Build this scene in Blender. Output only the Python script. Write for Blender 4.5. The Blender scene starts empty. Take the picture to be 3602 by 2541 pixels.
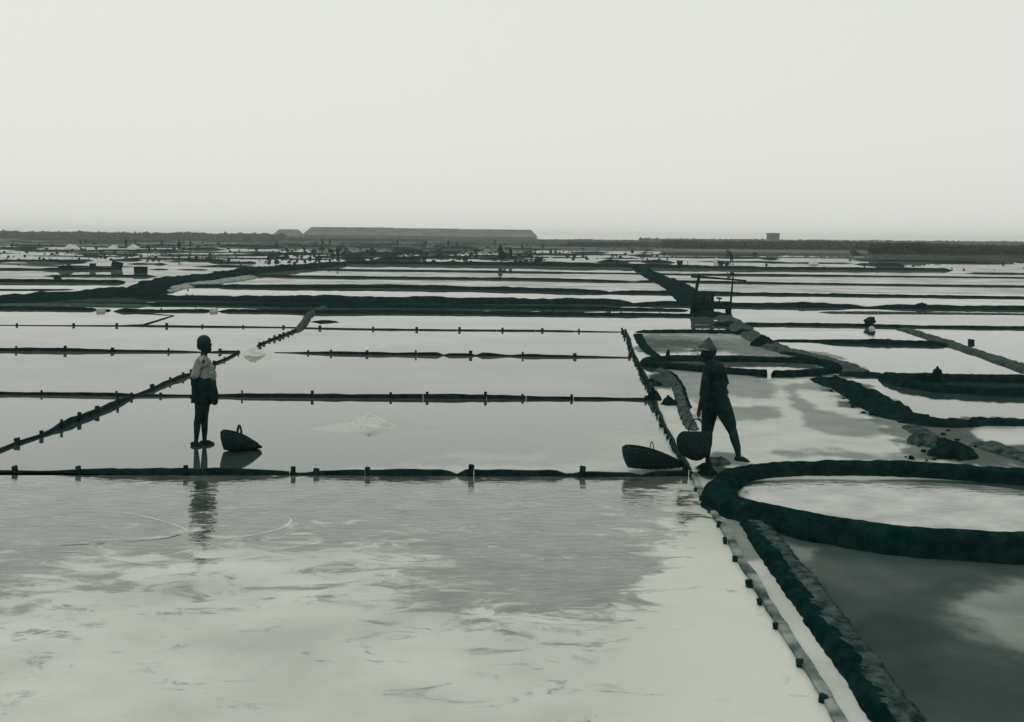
import bpy, bmesh, math, random
from mathutils import Vector, Matrix, noise

S = bpy.context.scene
C = bpy.context.collection
R = math.radians

# ------------------------------------------------------------------ camera
PW, PH = 3602.0, 2541.0
F = 4000.0              # focal length in photograph pixels
H = 2.85                # eye height in metres
CX, HY = 1801.0, 837.0  # principal point; the horizon passes through it
ROLL = R(0.52)
cam_d = bpy.data.cameras.new('camera'); cam = bpy.data.objects.new('camera', cam_d)
C.objects.link(cam)
cam.location = (0, 0, H)
cam.rotation_euler = (R(90), -ROLL, 0)
cam_d.sensor_width = 36.0
cam_d.lens = 36.0 * F / PW
cam_d.shift_y = -(PH / 2 - HY) / PW
cam_d.clip_start = 0.1
cam_d.clip_end = 20000
S.camera = cam

# ------------------------------------------------------------------ sky and sun
SUN_EL, SUN_ROT = R(52), R(-28)
world = bpy.data.worlds.new('World'); S.world = world; world.use_nodes = True
wn = world.node_tree; wn.nodes.clear()
out = wn.nodes.new('ShaderNodeOutputWorld'); bg = wn.nodes.new('ShaderNodeBackground')
sky = wn.nodes.new('ShaderNodeTexSky'); sky.sky_type = 'NISHITA'; sky.sun_disc = False
sky.sun_elevation = SUN_EL; sky.sun_rotation = SUN_ROT
sky.air_density = 1.0; sky.dust_density = 3.0; sky.ozone_density = 1.0
bw = wn.nodes.new('ShaderNodeRGBToBW'); wn.links.new(sky.outputs[0], bw.inputs[0])
# an even, milky overcast laid over the sky model; the print is monochrome
cl = wn.nodes.new('ShaderNodeMath'); cl.operation = 'MINIMUM'; cl.inputs[1].default_value = 14.0
wn.links.new(bw.outputs[0], cl.inputs[0])
ml = wn.nodes.new('ShaderNodeMath'); ml.operation = 'MULTIPLY_ADD'
wn.links.new(cl.outputs[0], ml.inputs[0]); ml.inputs[1].default_value = 0.11; ml.inputs[2].default_value = 7.3
tint = wn.nodes.new('ShaderNodeVectorMath'); tint.operation = 'SCALE'
tint.inputs[0].default_value = (0.975, 1.0, 0.935)
wn.links.new(ml.outputs[0], tint.inputs['Scale'])
wn.links.new(tint.outputs[0], bg.inputs['Color']); bg.inputs['Strength'].default_value = 0.1
wn.links.new(bg.outputs[0], out.inputs[0])

sun_d = bpy.data.lights.new('sun', 'SUN'); sun = bpy.data.objects.new('sun', sun_d); C.objects.link(sun)
sun_d.energy = 0.6; sun_d.angle = R(14); sun_d.color = (1.0, 0.98, 0.94)
sd = Vector((math.sin(SUN_ROT) * math.cos(SUN_EL), math.cos(SUN_ROT) * math.cos(SUN_EL), math.sin(SUN_EL)))
sun.rotation_euler = sd.to_track_quat('Z', 'Y').to_euler()
S.view_settings.view_transform = 'Standard'; S.view_settings.look = 'None'
S.view_settings.exposure = 0.0; S.view_settings.gamma = 1.0
S.view_settings.use_curve_mapping = False
S.cycles.volume_bounces = 0
S.cycles.max_bounces = 6

# ------------------------------------------------------------------ places
def ray(px, py):
    dx, dy = px - CX, HY - py
    c, s = math.cos(ROLL), math.sin(ROLL)
    return dx * c - dy * s, dx * s + dy * c
def at(px, py, z=0.0):
    x, u = ray(px, py)
    if u > -3: u = -3
    t = (z - H) / u
    return Vector((x * t, F * t, z))
def W(px, py, d):
    x, u = ray(px, py)
    t = d / F
    return Vector((x * t, d, H + u * t))
def kk(p): return F / p[1]

# ------------------------------------------------------------------ materials
def mat(name, c1, c2=None, rough=0.9, scale=6.0, bump=0.0, bscale=40.0, spec=0.3, ior=1.45, detail=6, lo=0.35, hi=0.65, stretch=(1,1,1)):
    m = bpy.data.materials.new(name); m.use_nodes = True
    n = m.node_tree; p = n.nodes['Principled BSDF']
    p.inputs['Roughness'].default_value = rough
    p.inputs['IOR'].default_value = ior
    p.inputs['Specular IOR Level'].default_value = spec
    tc = n.nodes.new('ShaderNodeTexCoord')
    mp = n.nodes.new('ShaderNodeMapping'); mp.inputs['Scale'].default_value = stretch
    n.links.new(tc.outputs['Object'], mp.inputs[0])
    nz = n.nodes.new('ShaderNodeTexNoise'); nz.inputs['Scale'].default_value = scale; nz.inputs['Detail'].default_value = detail
    nz.inputs['Roughness'].default_value = 0.6
    n.links.new(mp.outputs[0], nz.inputs['Vector'])
    cr = n.nodes.new('ShaderNodeValToRGB')
    cr.color_ramp.elements[0].color = (*c1, 1); cr.color_ramp.elements[1].color = (*(c2 or c1), 1)
    cr.color_ramp.elements[0].position = lo; cr.color_ramp.elements[1].position = hi
    n.links.new(nz.outputs[0], cr.inputs[0]); n.links.new(cr.outputs[0], p.inputs['Base Color'])
    if bump:
        b2 = n.nodes.new('ShaderNodeTexNoise'); b2.inputs['Scale'].default_value = bscale; b2.inputs['Detail'].default_value = 5
        n.links.new(mp.outputs[0], b2.inputs['Vector'])
        b = n.nodes.new('ShaderNodeBump'); b.inputs['Strength'].default_value = bump; b.inputs['Distance'].default_value = 0.02
        n.links.new(b2.outputs[0], b.inputs['Height']); n.links.new(b.outputs[0], p.inputs['Normal'])
    return m
M = {}
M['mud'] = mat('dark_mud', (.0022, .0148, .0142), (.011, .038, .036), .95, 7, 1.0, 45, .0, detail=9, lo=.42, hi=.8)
M['bank'] = mat('grey_bank', (.006, .024, .023), (.085, .112, .102), .95, 9, .9, 40, .05, detail=9, lo=.38, hi=.72)
M['pale'] = mat('pale_bank', (.07, .11, .10), (.26, .29, .26), .9, 3, .4, 25, .2)
M['silt'] = mat('wet_silt', (.045, .075, .068), (.12, .155, .14), .5, 1.5, .15, 12, .35)
M['flat'] = mat('salt_flat', (.24, .27, .245), (.42, .44, .40), .35, 1.2, .08, 15, .5)
M['pit'] = mat('pit_floor', (.018, .046, .043), (.055, .09, .083), .7, 1.1, .25, 20, .2, stretch=(1, 2.2, 1))
M['drysilt'] = mat('dry_silt', (.12, .16, .15), (.24, .28, .25), .8, 1.5, .2, 20, .2)
M['wood'] = mat('tarred_wood', (.002, .015, .015), (.012, .038, .037), .85, 12, .4, 60, .02)
M['palewood'] = mat('weathered_wood', (.012, .035, .033), (.22, .26, .235), .8, 2.2, .4, 50, .25, lo=.42, hi=.6)
M['salt'] = mat('salt', (.40, .43, .385), (.60, .62, .57), .9, 20, .6, 50, .3)
M['skin'] = mat('skin', (.002, .016, .016), (.008, .029, .028), .75, 8, .1, 60, .1)
M['dark'] = mat('dark_cloth', (.002, .016, .016), (.008, .030, .029), .95, 14, .5, 40, .1)
M['shirt'] = mat('pale_cloth', (.10, .13, .12), (.30, .33, .30), .95, 9, .6, 30, .1)
M['scarf'] = mat('scarf', (.10, .13, .12), (.24, .27, .25), .95, 18, .5, 40, .1)
M['hair'] = mat('hair', (.006, .022, .021), (.012, .030, .029), .7, 30, .4, 80, .2)
M['straw'] = mat('straw', (.016, .042, .04), (.05, .085, .078), .9, 30, .5, 60, .1)
M['basket'] = mat('basket_weave', (.002, .017, .017), (.013, .042, .040), .9, 40, .8, 90, .15)
M['roof'] = mat('shed_roof', (.04, .07, .066), (.12, .155, .14), .9, .15, 0, 5, .1)
M['wall'] = mat('shed_wall', (.05, .075, .07), (.085, .115, .105), .9, .2, 0, 5, .1)
M['leaf'] = mat('scrub_leaves', (.001, .012, .012), (.012, .034, .033), .95, .4, 0, 5, .1)
M['land'] = mat('far_land', (.02, .045, .042), (.10, .135, .125), .95, .03, 0, 5, .05, stretch=(.4, 1.6, 1))
M['foam'] = mat('salt_scum', (.36, .39, .355), (.50, .53, .485), .6, 8, .2, 40, .3)
M['white'] = mat('white_block', (.38, .41, .38), (.55, .57, .53), .9, 10, .2, 30, .2)

def water(name, floor1, floor2, fscale, bump, bscale, salt=False, dist=.02, film=0.0):
    m = bpy.data.materials.new(name); m.use_nodes = True
    n = m.node_tree; L = n.links; p = n.nodes['Principled BSDF']
    p.inputs['IOR'].default_value = 1.75
    p.inputs['Specular IOR Level'].default_value = 0.5
    p.inputs['Roughness'].default_value = .012; p.inputs['Specular Tint'].default_value = (.96, 1.0, .95, 1)
    tc = n.nodes.new('ShaderNodeTexCoord')
    nz = n.nodes.new('ShaderNodeTexNoise'); nz.inputs['Scale'].default_value = fscale; nz.inputs['Detail'].default_value = 7
    nz.inputs['Roughness'].default_value = .55
    L.new(tc.outputs['Object'], nz.inputs['Vector'])
    cr = n.nodes.new('ShaderNodeValToRGB')
    cr.color_ramp.elements[0].color = (*floor1, 1); cr.color_ramp.elements[1].color = (*floor2, 1)
    cr.color_ramp.elements[0].position = .35; cr.color_ramp.elements[1].position = .65
    L.new(nz.outputs[0], cr.inputs[0])
    col = cr.outputs[0]
    if bump:
        mp = n.nodes.new('ShaderNodeMapping'); mp.inputs['Scale'].default_value = (0.55, 1.0, 1.0)
        mp.inputs['Rotation'].default_value = (0, 0, R(-8))
        L.new(tc.outputs['Object'], mp.inputs[0])
        b2 = n.nodes.new('ShaderNodeTexNoise'); b2.inputs['Scale'].default_value = bscale; b2.inputs['Detail'].default_value = 3
        L.new(mp.outputs[0], b2.inputs['Vector'])
        b = n.nodes.new('ShaderNodeBump'); b.inputs['Strength'].default_value = bump; b.inputs['Distance'].default_value = dist
        L.new(b2.outputs[0], b.inputs['Height']); L.new(b.outputs[0], p.inputs['Normal'])
    if salt:
        at_ = n.nodes.new('ShaderNodeAttribute'); at_.attribute_name = 'salt'
        n2 = n.nodes.new('ShaderNodeTexNoise'); n2.inputs['Scale'].default_value = 3.6; n2.inputs['Detail'].default_value = 8
        n2.inputs['Roughness'].default_value = .66; n2.inputs['Distortion'].default_value = .8
        mp2 = n.nodes.new('ShaderNodeMapping'); mp2.inputs['Scale'].default_value = (0.55, 1.0, 1.0)
        mp2.inputs['Rotation'].default_value = (0, 0, R(14))
        L.new(tc.outputs['Object'], mp2.inputs[0]); L.new(mp2.outputs[0], n2.inputs['Vector'])
        a = n.nodes.new('ShaderNodeMath'); a.operation = 'MULTIPLY_ADD'; L.new(n2.outputs[0], a.inputs[0])
        a.inputs[1].default_value = 3.4; L.new(at_.outputs['Fac'], a.inputs[2])
        ss = n.nodes.new('ShaderNodeMapRange'); ss.interpolation_type = 'SMOOTHSTEP'
        L.new(a.outputs[0], ss.inputs['Value'])
        ss.inputs['From Min'].default_value = 1.94; ss.inputs['From Max'].default_value = 2.48
        # soft, broad tone under the crisp patches
        n3 = n.nodes.new('ShaderNodeTexNoise'); n3.inputs['Scale'].default_value = .9; n3.inputs['Detail'].default_value = 6
        L.new(tc.outputs['Object'], n3.inputs['Vector'])
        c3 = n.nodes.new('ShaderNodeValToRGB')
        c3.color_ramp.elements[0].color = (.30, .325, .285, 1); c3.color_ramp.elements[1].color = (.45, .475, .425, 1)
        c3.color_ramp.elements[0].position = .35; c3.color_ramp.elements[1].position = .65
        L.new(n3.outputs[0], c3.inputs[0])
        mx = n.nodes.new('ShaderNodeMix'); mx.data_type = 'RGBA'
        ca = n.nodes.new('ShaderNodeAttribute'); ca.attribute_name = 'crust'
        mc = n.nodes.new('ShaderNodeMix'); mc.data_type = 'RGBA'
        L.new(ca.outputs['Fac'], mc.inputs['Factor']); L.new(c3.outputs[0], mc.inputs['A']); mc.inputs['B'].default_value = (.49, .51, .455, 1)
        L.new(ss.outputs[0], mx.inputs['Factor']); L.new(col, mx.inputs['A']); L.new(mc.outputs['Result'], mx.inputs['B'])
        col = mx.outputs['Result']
        rr = n.nodes.new('ShaderNodeMapRange'); L.new(ss.outputs[0], rr.inputs['Value'])
        rr.inputs['To Min'].default_value = .02; rr.inputs['To Max'].default_value = .45
        L.new(rr.outputs[0], p.inputs['Roughness'])
    L.new(col, p.inputs['Base Color'])
    if film:
        df = n.nodes.new('ShaderNodeBsdfDiffuse'); df.inputs['Color'].default_value = (.075, .095, .082, 1)
        fn = n.nodes.new('ShaderNodeTexNoise'); fn.inputs['Scale'].default_value = .25; fn.inputs['Detail'].default_value = 8
        L.new(tc.outputs['Object'], fn.inputs['Vector'])
        fr = n.nodes.new('ShaderNodeMapRange'); L.new(fn.outputs[0], fr.inputs['Value'])
        fr.inputs['From Min'].default_value = .3; fr.inputs['From Max'].default_value = .7
        fr.inputs['To Min'].default_value = film * .5; fr.inputs['To Max'].default_value = film * 1.5
        mxs = n.nodes.new('ShaderNodeMixShader'); L.new(fr.outputs[0], mxs.inputs[0]); L.new(p.outputs[0], mxs.inputs[1]); L.new(df.outputs[0], mxs.inputs[2])
        L.new(mxs.outputs[0], n.nodes['Material Output'].inputs['Surface'])
    return m
M['water'] = water('still_brine', (.050, .062, .054), (.085, .098, .086), .35, .04, 6, dist=.004, film=.13)
M['farwater'] = water('far_brine', (.05, .065, .058), (.12, .135, .12), .08, 0, 6, film=.40)
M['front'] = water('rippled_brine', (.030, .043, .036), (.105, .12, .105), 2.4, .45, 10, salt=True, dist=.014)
M['ringwater'] = water('ring_brine', (.10, .125, .115), (.28, .30, .275), 2.2, .35, 10, dist=.012)

# ------------------------------------------------------------------ builders
def link(name, me, m, parent=None, loc=None):
    if m is not None and not me.materials: me.materials.append(m)
    o = bpy.data.objects.new(name, me); C.objects.link(o)
    if parent is not None: o.parent = parent
    if loc is not None: o.location = loc
    return o
def mesh(name, vs, fs, m, parent=None, loc=None, smooth=False):
    me = bpy.data.meshes.new(name)
    off = Vector(loc) if loc is not None else (Vector(parent.location) if parent is not None else None)
    if off is not None: vs = [Vector(v) - off for v in vs]
    me.from_pydata([tuple(v) for v in vs], [], fs); me.update()
    if smooth:
        for p in me.polygons: p.use_smooth = True
    return link(name, me, m, parent, loc)
def tag(o, label, cat, group=None):
    o['label'] = label; o['category'] = cat
    if group: o['group'] = group
    return o
def struct(o): o['kind'] = 'structure'; return o
def stuff(o): o['kind'] = 'stuff'; return o
def root(name, loc, label, cat, group=None):
    o = bpy.data.objects.new(name, None); o.empty_display_size = .2; C.objects.link(o)
    o.location = loc
    return tag(o, label, cat, group)

def catmull(pts, n=6, closed=False):
    P = [Vector(p) for p in pts]; out_ = []
    N = len(P)
    rng = range(N if closed else N - 1)
    for i in rng:
        if closed: a, b, c, d = P[(i-1) % N], P[i], P[(i+1) % N], P[(i+2) % N]
        else: a, b, c, d = P[max(i-1, 0)], P[i], P[i+1], P[min(i+2, N-1)]
        for j in range(n):
            t = j / n
            out_.append(0.5*((2*b)+(c-a)*t+(2*a-5*b+4*c-d)*t*t+(3*b-3*c+d-a)*t**3))
    if not closed: out_.append(P[-1])
    return out_
def resample(P, step):
    res = [P[0].copy()]; acc = 0
    for a, b in zip(P, P[1:]):
        L = (b.xy - a.xy).length
        if L == 0: continue
        t = step - acc
        while t <= L:
            res.append(a.lerp(b, t / L)); t += step
        acc = (acc + L) % step if L else acc
    res.append(P[-1].copy())
    return res

def ridge_geo(path, w, rough=.18, seed=0, taper=True, top=.45, z0=-.03, closed=False):
    """path: list of Vector(x, y, height); returns verts, faces of a rough earthen ridge."""
    us = (-1, -.88, -.72, -.58, -top, -top*.5, 0, top*.5, top, .58, .72, .88, 1); zs = (0, .3, .62, .84, .97, 1.02, 1.05, 1.02, .97, .84, .62, .3, 0)
    vs, fs = [], []
    n = len(path)
    for i, p in enumerate(path):
        a = path[i-1] if (i > 0 or closed) else path[0]
        b = path[(i+1) % n] if (i < n-1 or closed) else path[-1]
        t = (b.xy - a.xy); t = t.normalized() if t.length > 0 else Vector((1, 0))
        nrm = Vector((-t.y, t.x))
        ww = w(p) if callable(w) else w
        e = 1.0
        if taper and not closed:
            e = min(1, (i + .15) / 2.0, (n - 1 - i + .15) / 2.0)
        fq = .75 / max(ww, .3)
        for u, z in zip(us, zs):
            q = Vector((p.x, p.y)) + nrm * (u * ww / 2 * (0.35 + .65 * e))
            nz = noise.noise(Vector((q.x * fq, q.y * fq, seed)))
            nl = noise.noise(Vector((q.x * fq * 2.3, q.y * fq * 2.3, seed + 7)))
            n3 = noise.fractal(Vector((q.x * fq * 5, q.y * fq * 5, seed + 3)), .7, 2.2, 4)
            q += nrm * (.6 * nl + .6 * n3) * ww * .12
            hh = max(.004, p.z * z * e * (1 + rough * (nz * 1.1 + .5 * nl + 1.1 * n3))) if z > 0 else z0
            vs.append(Vector((q.x, q.y, hh)))
    m_ = len(us)
    for i in range(n if closed else n - 1):
        i2 = (i + 1) % n
        for j in range(m_ - 1):
            fs.append((i*m_+j, i2*m_+j, i2*m_+j+1, i*m_+j+1))
    if not closed:
        fs.append(tuple(range(m_-1, -1, -1))); fs.append(tuple((n-1)*m_+j for j in range(m_)))
    return vs, fs
RS = [0]
TH = .66
def ridge(name, pts, w=1.0, m='mud', hfix=None, rough=.18, closed=False, smoothpath=True, taper=True, top=.45):
    """pts: (px, py at the waterline, thickness in px of bank plus reflection)."""
    RS[0] += 1
    P = []
    for q in pts:
        g = at(q[0], q[1]); k = kk(g)
        h = hfix if hfix else q[2] / k * TH
        P.append(Vector((g.x, g.y, h)))
    P = catmull(P, 8, closed) if smoothpath and len(P) > 2 else P
    d = sum(p.y for p in P) / len(P)
    P = resample(P + ([P[0]] if closed else []), max(.06, d * .0045))
    if closed: P = P[:-1]
    vs, fs = ridge_geo(P, w, rough, RS[0] * 3.1, taper, top, closed=closed)
    return mesh(name, vs, fs, M[m], smooth=True)
def dike(pts, w=1.0, m='mud', **k): return struct(ridge('earth_dike', pts, w, m, **k))

def noisy_poly(pts, amp=0.0, n=6, seed=0):
    P = catmull([at(*p) for p in pts], n, True)
    out_ = []
    for p in P:
        v = noise.noise_vector(Vector((p.x * 1.7, p.y * 1.7, seed)))
        v2 = noise.noise_vector(Vector((p.x * 6, p.y * 6, seed + 3)))
        out_.append(Vector((p.x + (v.x + .5 * v2.x) * amp, p.y + (v.y + .5 * v2.y) * amp * 2, 0)))
    return out_
def sheet(name, pts, z, m, amp=0.0, n=6, sm=True, tri=True):
    P = noisy_poly(pts, amp, n, z * 999) if sm else [at(*p) for p in pts]
    bm = bmesh.new(); vs = [bm.verts.new((p.x, p.y, z)) for p in P]
    es = [bm.edges.new((vs[i], vs[(i+1) % len(vs)])) for i in range(len(vs))]
    bmesh.ops.triangle_fill(bm, edges=es, use_beauty=True)
    for f in bm.faces:
        if f.normal.z < 0: f.normal_flip()
    me = bpy.data.meshes.new(name); bm.to_mesh(me); bm.free()
    return struct(link(name, me, M[m]))

def mound(name, px, py, rx, ry, h, m, label=None, cat=None, group=None, seed=0, rough=.3, base=0.0, pk=1.9, kind=None, rings=16, seg=36):
    c = at(px, py); c.z = base
    vs = [c + Vector((0, 0, h))]; fs = []
    for i in range(1, rings + 1):
        r = i / rings
        for j in range(seg):
            a = 2 * math.pi * j / seg
            q = Vector((math.cos(a) * rx * r, math.sin(a) * ry * r, 0))
            nz = noise.noise(Vector((q.x / rx * 1.5, q.y / ry * 1.5, seed))); n2 = noise.noise(Vector((q.x / rx * 5, q.y / ry * 5, seed + 5)))
            n3 = noise.fractal(Vector((q.x / rx * 3, q.y / ry * 3, seed + 9)), .8, 2.1, 4); q *= 1 + (.35 * nz + .12 * n3) * r
            z = h * (1 - r ** pk) ** 1.0 * (1 + rough * (nz + .6 * n2 + .9 * n3)) if i < rings else -.02
            vs.append(c + q + Vector((0, 0, z)))
    for j in range(seg):
        fs.append((0, 1 + j, 1 + (j + 1) % seg))
        for i in range(rings - 1):
            a, b = 1 + i * seg, 1 + (i + 1) * seg
            fs.append((a + j, b + j, b + (j+1) % seg, a + (j+1) % seg))
    o = mesh(name, vs, fs, M[m], loc=c, smooth=True)
    if kind: o['kind'] = kind
    if label: tag(o, label, cat, group)
    return o

def tube_geo(vs, fs, P, rad, seg=8, cap=True):
    base = len(vs); n = len(P)
    up = Vector((0, 0, 1))
    for i, p in enumerate(P):
        a = P[max(i-1, 0)]; b = P[min(i+1, n-1)]
        t = (b - a).normalized()
        s = t.cross(up)
        if s.length < .05: s = t.cross(Vector((0, 1, 0)))
        s.normalize(); u = s.cross(t)
        r = rad[i] if isinstance(rad, (list, tuple)) else rad
        for j in range(seg):
            an = 2 * math.pi * j / seg
            vs.append(p + (s * math.cos(an) + u * math.sin(an)) * r)
    for i in range(n - 1):
        for j in range(seg):
            fs.append((base+i*seg+j, base+i*seg+(j+1) % seg, base+(i+1)*seg+(j+1) % seg, base+(i+1)*seg+j))
    if cap:
        fs.append(tuple(base + j for j in range(seg - 1, -1, -1)))
        fs.append(tuple(base + (n-1)*seg + j for j in range(seg)))
def tube(name, P, rad, m, parent=None, seg=8, loc=None, smooth=True):
    vs, fs = [], []; tube_geo(vs, fs, [Vector(p) for p in P], rad, seg)
    return mesh(name, vs, fs, M[m], parent, loc, smooth)
def box_geo(vs, fs, c, sx, sy, sz, rz=0, ry=0):
    b = len(vs); mt = Matrix.Rotation(rz, 3, 'Z') @ Matrix.Rotation(ry, 3, 'Y')
    for x in (-1, 1):
        for y in (-1, 1):
            for z in (-1, 1): vs.append(Vector(c) + mt @ Vector((x*sx/2, y*sy/2, z*sz/2)))
    for f in ((0,1,3,2), (4,6,7,5), (0,4,5,1), (2,3,7,6), (0,2,6,4), (1,5,7,3)): fs.append(tuple(b + i for i in f))
def box(name, c, sx, sy, sz, m, parent=None, rz=0, ry=0, loc=None):
    vs, fs = [], []; box_geo(vs, fs, c, sx, sy, sz, rz, ry)
    return mesh(name, vs, fs, M[m], parent, loc)

# ------------------------------------------------------------------ ground and water
gs = 2400
vs = [Vector((x, y, -.06)) for x, y in ((-gs, -20), (gs, -20), (gs, gs), (-gs, gs))]
struct(mesh('ground', vs, [(0, 1, 2, 3)], M['land']))
vs = [Vector((x, y, 0)) for x, y in ((-60, 2), (60, 2), (60, 62), (-60, 62))]
struct(mesh('pan_water', vs, [(0, 1, 2, 3)], M['water']))
vs = [Vector((x, y, -.004)) for x, y in ((-260, 61.8), (260, 61.8), (260, 260), (-260, 260))]
struct(mesh('far_pan_water', vs, [(0, 1, 2, 3)], M['farwater']))

# right-hand edge of the worked pans (px, py)
EDGE = [(2195,1166),(2211,1201),(2218,1229),(2228,1252),(2242,1280),(2258,1311),(2269,1334),(2285,1362),(2297,1400),(2312,1451),(2330,1489),(2347,1524),(2362,1555),(2376,1585),(2396,1610),(2425,1655)]
FRONT = [(2434,1672),(2453,1729),(2486,1777),(2510,1820),(2544,1873),(2563,1916),(2592,1974),(2635,2031),(2654,2069),(2687,2127),(2735,2199),(2788,2285),(2860,2400),(2945,2541),(3010,2650)]

# the nearest pan: a fine sheet whose 'salt' attribute says where salt crust shows
def interp(xs, x):
    for (a, b), (c, d) in zip(xs, xs[1:]):
        if x <= c: return b + (d - b) * max(0, (x - a)) / (c - a)
    return xs[-1][1]
def smooth(a, b, x):
    t = min(1, max(0, (x - a) / (b - a))); return t * t * (3 - 2 * t)
YB = [(-100, 2130), (140, 2090), (500, 2010), (800, 1960), (1000, 1990), (1200, 2040), (1500, 2090), (1800, 2130), (2100, 2150), (2300, 2090), (2420, 2010), (2480, 1880), (2520, 1700), (2900, 1300)]
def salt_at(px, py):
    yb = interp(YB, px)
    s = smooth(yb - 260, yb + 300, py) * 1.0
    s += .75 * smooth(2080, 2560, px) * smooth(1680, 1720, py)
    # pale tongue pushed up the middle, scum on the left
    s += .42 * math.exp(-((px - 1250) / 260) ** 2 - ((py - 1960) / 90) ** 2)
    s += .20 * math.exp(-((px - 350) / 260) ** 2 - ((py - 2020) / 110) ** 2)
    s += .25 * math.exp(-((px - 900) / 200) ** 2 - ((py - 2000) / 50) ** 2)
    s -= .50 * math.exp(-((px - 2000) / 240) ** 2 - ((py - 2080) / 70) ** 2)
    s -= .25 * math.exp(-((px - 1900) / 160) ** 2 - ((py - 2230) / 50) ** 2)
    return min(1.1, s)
def project(p):
    t = F / p.y; X = p.x * t; Z = (p.z - H) * t
    c, s = math.cos(ROLL), math.sin(ROLL)
    return CX + X * c + Z * s, HY - (-X * s + Z * c)
edge_w = catmull([at(*p) for p in FRONT], 6)
def edge_x(y):
    for a, b in zip(edge_w, edge_w[1:]):
        if b.y <= y <= a.y: return a.x + (b.x - a.x) * (a.y - y) / (a.y - b.y)
    return edge_w[0].x if y > edge_w[0].y else edge_w[-1].x
vs, fs, sl = [], [], []
NX, NY = 200, 150
y_top, y_bot = at(1200, 1672).y, 5.6
for j in range(NY + 1):
    y = y_bot + (y_top - y_bot) * j / NY
    x0, x1 = -9.0, edge_x(y) + .02
    for i in range(NX + 1):
        p = Vector((x0 + (x1 - x0) * i / NX, y, .004)); vs.append(p)
        sl.append(salt_at(*project(p)))
for j in range(NY):
    for i in range(NX):
        a = j * (NX + 1) + i; fs.append((a, a + 1, a + NX + 2, a + NX + 1))
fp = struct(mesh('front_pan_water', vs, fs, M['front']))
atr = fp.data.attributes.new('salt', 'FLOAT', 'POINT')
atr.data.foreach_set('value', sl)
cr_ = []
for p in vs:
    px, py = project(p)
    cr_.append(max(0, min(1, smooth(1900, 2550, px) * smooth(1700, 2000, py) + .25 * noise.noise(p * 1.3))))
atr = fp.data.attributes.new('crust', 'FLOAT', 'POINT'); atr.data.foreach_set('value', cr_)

# ------------------------------------------------------------------ flats, silt patches, pit floor
import numpy as np
def tone_mat(name, noise_amp=.10, bump=.15, nscale=1.6):
    m = bpy.data.materials.new(name); m.use_nodes = True
    n = m.node_tree; L = n.links; p = n.nodes['Principled BSDF']; p.inputs['IOR'].default_value = 1.75
    tc = n.nodes.new('ShaderNodeTexCoord')
    nz = n.nodes.new('ShaderNodeTexNoise'); nz.inputs['Scale'].default_value = nscale; nz.inputs['Detail'].default_value = 9; nz.inputs['Roughness'].default_value = .62
    L.new(tc.outputs['Object'], nz.inputs['Vector'])
    at_ = n.nodes.new('ShaderNodeAttribute'); at_.attribute_name = 'tone'
    wt = n.nodes.new('ShaderNodeAttribute'); wt.attribute_name = 'wet'
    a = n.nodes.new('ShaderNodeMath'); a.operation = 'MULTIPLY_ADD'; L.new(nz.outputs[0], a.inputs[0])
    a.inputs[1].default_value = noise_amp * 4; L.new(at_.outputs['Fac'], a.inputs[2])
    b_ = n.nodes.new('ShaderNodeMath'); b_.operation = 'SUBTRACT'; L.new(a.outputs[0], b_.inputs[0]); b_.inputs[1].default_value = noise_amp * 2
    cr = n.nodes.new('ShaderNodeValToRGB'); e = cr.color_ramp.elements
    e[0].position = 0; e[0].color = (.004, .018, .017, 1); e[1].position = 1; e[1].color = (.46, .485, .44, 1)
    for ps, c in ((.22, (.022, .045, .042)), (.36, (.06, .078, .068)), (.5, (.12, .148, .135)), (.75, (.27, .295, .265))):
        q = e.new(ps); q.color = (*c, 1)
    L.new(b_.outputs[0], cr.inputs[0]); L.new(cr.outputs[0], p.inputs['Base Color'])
    r = n.nodes.new('ShaderNodeMapRange'); L.new(wt.outputs['Fac'], r.inputs['Value']); r.inputs['To Min'].default_value = .9; r.inputs['To Max'].default_value = .04
    L.new(r.outputs[0], p.inputs['Roughness'])
    r2 = n.nodes.new('ShaderNodeMapRange'); L.new(wt.outputs['Fac'], r2.inputs['Value']); r2.inputs['To Min'].default_value = .04; r2.inputs['To Max'].default_value = .5
    L.new(r2.outputs[0], p.inputs['Specular IOR Level'])
    b2 = n.nodes.new('ShaderNodeTexNoise'); b2.inputs['Scale'].default_value = 14; b2.inputs['Detail'].default_value = 4
    L.new(tc.outputs['Object'], b2.inputs['Vector'])
    r3 = n.nodes.new('ShaderNodeMapRange'); L.new(wt.outputs['Fac'], r3.inputs['Value']); r3.inputs['To Min'].default_value = bump * 4; r3.inputs['To Max'].default_value = bump * .3
    b = n.nodes.new('ShaderNodeBump'); b.inputs['Distance'].default_value = 0.012; L.new(r3.outputs[0], b.inputs['Strength'])
    L.new(b2.outputs[0], b.inputs['Height']); L.new(b.outputs[0], p.inputs['Normal'])
    return m
M['tone'] = tone_mat('pan_floor'); M['tone2'] = tone_mat('pan_floor_calm', .035, .08)
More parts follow.
